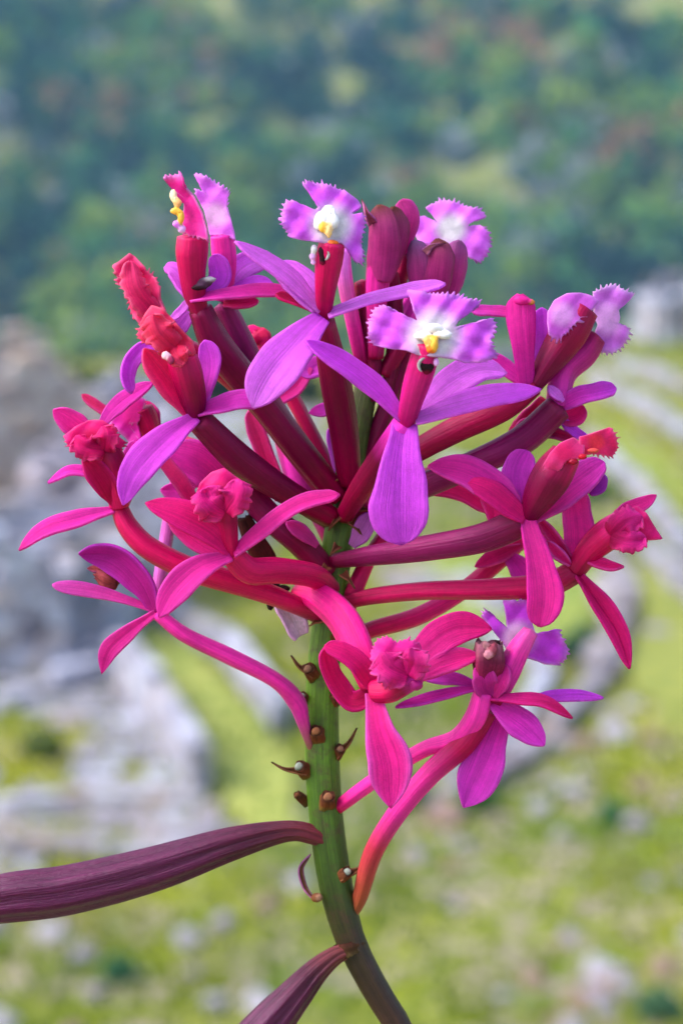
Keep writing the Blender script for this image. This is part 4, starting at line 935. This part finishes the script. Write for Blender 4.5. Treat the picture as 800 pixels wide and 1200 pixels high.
# ---- pedicel behind with its own bud
f12b = flower('slender pink flower stalk crossing behind the right pedicels', [(398, 760, 0), (430, 740, 6), (490, 722, 14), (545, 690, 24), (585, 656, 30), (612, 630, 34)], [9, 10, 10.5, 10.5, 11, 11], [DR, R, H*.8, R, R])
petal(f12b, [(596, 652, 20), (610, 668, 16), (622, 690, 12)], 14, 'round', F, c0=M_, c1=M_, name='sepal')
petal(f12b, [(610, 640, 20), (585, 650, 14), (556, 664, 8)], 9, 'lance', F, c0=R, c1=H, name='sepal')

# ---- F13 bottom middle flower
f13 = flower('hot pink flower in front of the stem low in the middle', [(346, 692, -24), (374, 700, -60), (402, 726, -92), (420, 762, -112), (436, 804, -124)], [9, 17, 19, 18, 14], [R, H, H, H, R], flat=.6)
petal(f13, [(438, 804, -132), (424, 782, -142), (404, 766, -146), (380, 757, -146)], 12, 'strap', (-.3, -1, .5), c0=H, c1=H, edge=HM)
petal(f13, [(436, 812, -120), (412, 822, -112), (394, 800, -112), (384, 778, -118), (381, 758, -124)], 12.5, 'strap', (.4, -1, .2), c0=R, c1=H, edge=HM)
petal(f13, [(478, 790, -128), (502, 757, -122), (534, 737, -116), (576, 737, -112)], 21, 'lance', (.2, -1, .4), c0=HM, c1=H, edge=HM)
petal(f13, [(486, 796, -130), (515, 780, -130), (540, 772, -126), (562, 768, -124)], 14, 'lance', (.1, -1, .6), c0=HM, c1=H, name='sepal')
petal(f13, [(438, 812, -130), (444, 855, -146), (456, 898, -152), (458, 948, -150)], 25, 'obpt', (-.1, -1, .3), c0=H*.6+HM*.4, c1=HM, edge=VP, name='sepal')
tube(f13, 'column', [(438, 810, -132), (456, 808, -142), (472, 800, -148), (486, 796, -150)], [13, 15, 14, 11], [R, R, DR, M_*.8], ridge=.04)
blade(f13, (467, 776, -160), [(435, 762, 1), (441, 750, 1), (454, 747, 1), (464, 753, 1), (478, 748, 1), (492, 755, 0), (497, 775), (495, 800, 1), (486, 808, 1), (474, 803, 1), (460, 804, 1), (446, 799, 1), (442, 786, 1), (435, 774, 1)], c=HM, core=lin(226, 40, 140), edge=lin(234, 96, 186), bend=.25, seed=23, ruffle=.07)
frilly(f13, (478, 792, -166), [(446, 766, 19), (482, 760, 16)], lin(212, 18, 124), lin(226, 44, 150), lin(236, 100, 190))
blobs(f13, 'callus', [(487, 803, -160, 9, 7, lin(160, 20, 110))])

# ---- F14 bottom right flower
f14 = flower('violet flower with withered dark centre at the lower right', [(404, 1082, 4), (420, 1056, -6), (437, 1000, -30), (466, 952, -56), (503, 908, -80), (545, 870, -96), (572, 832, -104)], [4, 9, 11.5, 12, 13, 14.5, 12], [lin(130, 80, 40), lin(158, 66, 48), lin(180, 44, 70), HM*.8, HM*.8, R*.8, DR])
tube(f14, 'column', [(578, 822, -104), (594, 790, -108), (608, 762, -110), (622, 740, -110)], [13, 14, 13, 9], [DR, M_*.6+DR*.4, HM, lin(224, 80, 170)], ridge=.06)
blade(f14, (606, 748, -96), [(563, 720, 1), (568, 714, 1), (575, 719, 0), (584, 728), (594, 736), (592, 718), (589, 704), (604, 703, 1), (617, 702, 0), (620, 722), (627, 742), (640, 742), (656, 737, 1), (660, 748, 1), (665, 762, 1), (662, 774, 1), (654, 780, 0), (638, 778), (620, 772), (600, 770), (586, 750), (572, 733)], c=V, core=lin(226, 190, 228), core_r=.3, slope=(.2, -.1), bend=.08, seed=24)
tube(f14, 'withered_anther', [(570, 790, -118), (572, 772, -124), (573, 752, -126)], [15, 18, 15], [lin(150, 20, 80), lin(120, 30, 70), lin(150, 90, 110)], DRY, ridge=.18, nr=4, rag=6)
blobs(f14, 'callus', [(568, 756, -138, 5, 5, lin(170, 110, 120)), (578, 762, -140, 5, 7, lin(140, 60, 80)), (572, 768, -142, 5, 5, lin(190, 120, 140)), (564, 766, -138, 4, 5, DARK), (582, 754, -136, 4, 4, DARK)], DRY)
petal(f14, [(572, 816, -118), (568, 804, -128), (566, 792, -132), (560, 780, -130)], 14, 'round', F, c0=M_*.7, c1=HM)
petal(f14, [(578, 816, -118), (584, 802, -126), (588, 790, -128), (590, 778, -126)], 11, 'round', F, c0=HM, c1=HM)
petal(f14, [(562, 806, -112), (530, 812, -118), (496, 820, -122), (463, 829, -124)], 8, 'lance', (0, -.8, .8), c0=M_, c1=M_, edge=V)
petal(f14, [(560, 804, -104), (535, 796, -102), (515, 794, -100), (494, 795, -98)], 8, 'lance', F, c0=M_, c1=V, name='sepal')
petal(f14, [(574, 818, -116), (610, 820, -126), (640, 824, -130), (671, 842, -132)], 9, 'lance', (0, -.8, .8), c0=HM, c1=R, edge=HM)
petal(f14, [(610, 824, -100), (640, 818, -96), (672, 815, -92), (707, 818, -90)], 8.5, 'lance', (0, -.9, .7), c0=V, c1=V, name='sepal')
petal(f14, [(576, 824, -112), (596, 838, -116), (616, 852, -118), (638, 874, -118)], 18, 'lance', (.1, -1, .3), c0=M_, c1=V*.5+M_*.5, name='sepal')
petal(f14, [(588, 836, -90), (578, 868, -96), (566, 900, -98), (543, 947, -96)], 26, 'obpt', (-.1, -1, .2), c0=M_, c1=V*.5+M_*.5, name='sepal')
f14b = flower('pink flower stalk curving up beside the lower right flower', [(396, 946, -8), (424, 925, -26), (462, 899, -50), (500, 877, -72), (535, 866, -92), (557, 842, -108), (566, 812, -114)], [8, 9, 9, 9, 11, 13, 11], [R, HM, HM, HM*.9, HM, HM, HM])

# ---- pieces deep in the spike
bk = flower('purple bud hidden behind the left pedicels', [(388, 640, 30), (372, 600, 40), (352, 565, 46), (338, 530, 50), (326, 508, 50)], [8, 12, 17, 14, 7], [DR, lin(140, 40, 110), lin(170, 40, 140), M_, lin(226, 80, 130)])
petal(bk, [(330, 585, 30), (316, 550, 32), (304, 515, 34), (292, 480, 36)], 11, 'strap', F, c0=H, c1=lin(216, 50, 130), name='sepal')
petal(bk, [(400, 560, 40), (394, 530, 44), (388, 500, 48)], 8, 'strap', F, c0=lin(190, 110, 190), c1=V, name='sepal')
bk2 = flower('red bud behind the second violet flower', [(392, 560, 50), (350, 480, 60), (318, 420, 62), (303, 392, 60)], [8, 9, 9, 12], [DR, DR, R, H])
blobs(bk2, 'lip', [(296, 386, 52, 8, 6, H), (308, 392, 50, 9, 8, CORAL), (300, 398, 48, 8, 7, R), (312, 402, 50, 7, 9, H)], PETAL)
petal(bk2, [(362, 430, 30), (348, 452, 26), (330, 465, 22), (312, 478, 20)], 9, 'strap', F, c0=HM, c1=HM, name='sepal')
petal(bk2, [(385, 420, 34), (365, 432, 30), (350, 436, 28)], 12, 'round', F, c0=M_, c1=V, name='sepal')
petal(bk2, [(400, 478, 30), (384, 480, 28), (362, 484, 26)], 8, 'lance', F, c0=V, c1=M_, name='sepal')
bk3 = flower('dark pedicel rising behind the central violet flower', [(418, 560, 20), (445, 500, 20), (470, 430, 20), (492, 370, 10)], [11, 12, 12, 11], [DR, DK, DK, DR])
bk4 = flower('dark pedicel right of the stem top', [(412, 600, 10), (455, 575, 10), (500, 560, 0), (545, 545, -6)], [10, 11, 12, 11], [DR, DR, DR, DR])
petal(bk4, [(500, 572, -10), (535, 575, -14), (560, 588, -14), (580, 600, -14)], 10, 'strap', F, c0=H, c1=H, name='sepal')
petal(bk4, [(412, 640, -20), (424, 622, -24), (436, 600, -26)], 12, 'lance', F, c0=lin(200, 120, 190), c1=VP*.8, name='sepal')
bk5 = flower('crimson pedicel left of the stem under the dark pedicels', [(385, 672, -4), (350, 635, -16), (315, 605, -28), (285, 570, -40)], [13, 16, 16, 14], [DR, DK, PU, DK])
petal(bk5, [(372, 640, -34), (352, 622, -40), (335, 612, -44)], 9, 'lance', F, c0=lin(200, 60, 140), c1=HM, name='sepal')
bk6 = flower('short crimson pedicel low on the stem right side', [(398, 740, -4), (412, 700, -4), (432, 655, 0), (448, 630, 4)], [10, 10, 9, 8], [H, R, R, R])

for px, py, tx, ty, d in [(398, 604, 384, 622, -22), (412, 612, 426, 630, -20), (392, 560, 378, 572, -24), (420, 596, 436, 600, -22), (384, 664, 370, 680, -22), (402, 672, 416, 690, -24), (396, 640, 386, 652, -26), (414, 556, 424, 572, -22), (376, 726, 362, 734, -22), (398, 716, 412, 724, -22)]:
    petal(stem, [(px, py, d), ((px+tx)/2, (py+ty)/2-1, d-5), (tx, ty, d-4)], 5.5, 'thorn', (0, -1, .5), cup=.5, c0=lin(120, 60, 44), c1=lin(70, 44, 34), edge=lin(150, 90, 70), name='bract', mat=DRY, th=.0002)
# ------------------------------------------------------------------ air
def haze():
    m, nt, out = new_mat('air')
    pv = N(nt, 'ShaderNodeVolumePrincipled'); pv.inputs['Color'].default_value = (0.32, 0.68, 1.0, 1)
    pv.inputs['Density'].default_value = 0.00025; pv.inputs['Anisotropy'].default_value = 0.2
    nt.links.new(pv.outputs[0], out.inputs['Volume'])
    x0, x1, y0, y1, z0, z1 = -430, 430, -210, 1010, -150, 185
    v = [(x, y, z) for x in (x0, x1) for y in (y0, y1) for z in (z0, z1)]
    f = [(0, 1, 3, 2), (4, 6, 7, 5), (0, 4, 5, 1), (2, 3, 7, 6), (0, 2, 6, 4), (1, 5, 7, 3)]
    return mesh_obj('haze', v, f, m, smooth=False)
tag(haze(), 'pale blue air over the valley', 'haze', kind='stuff')
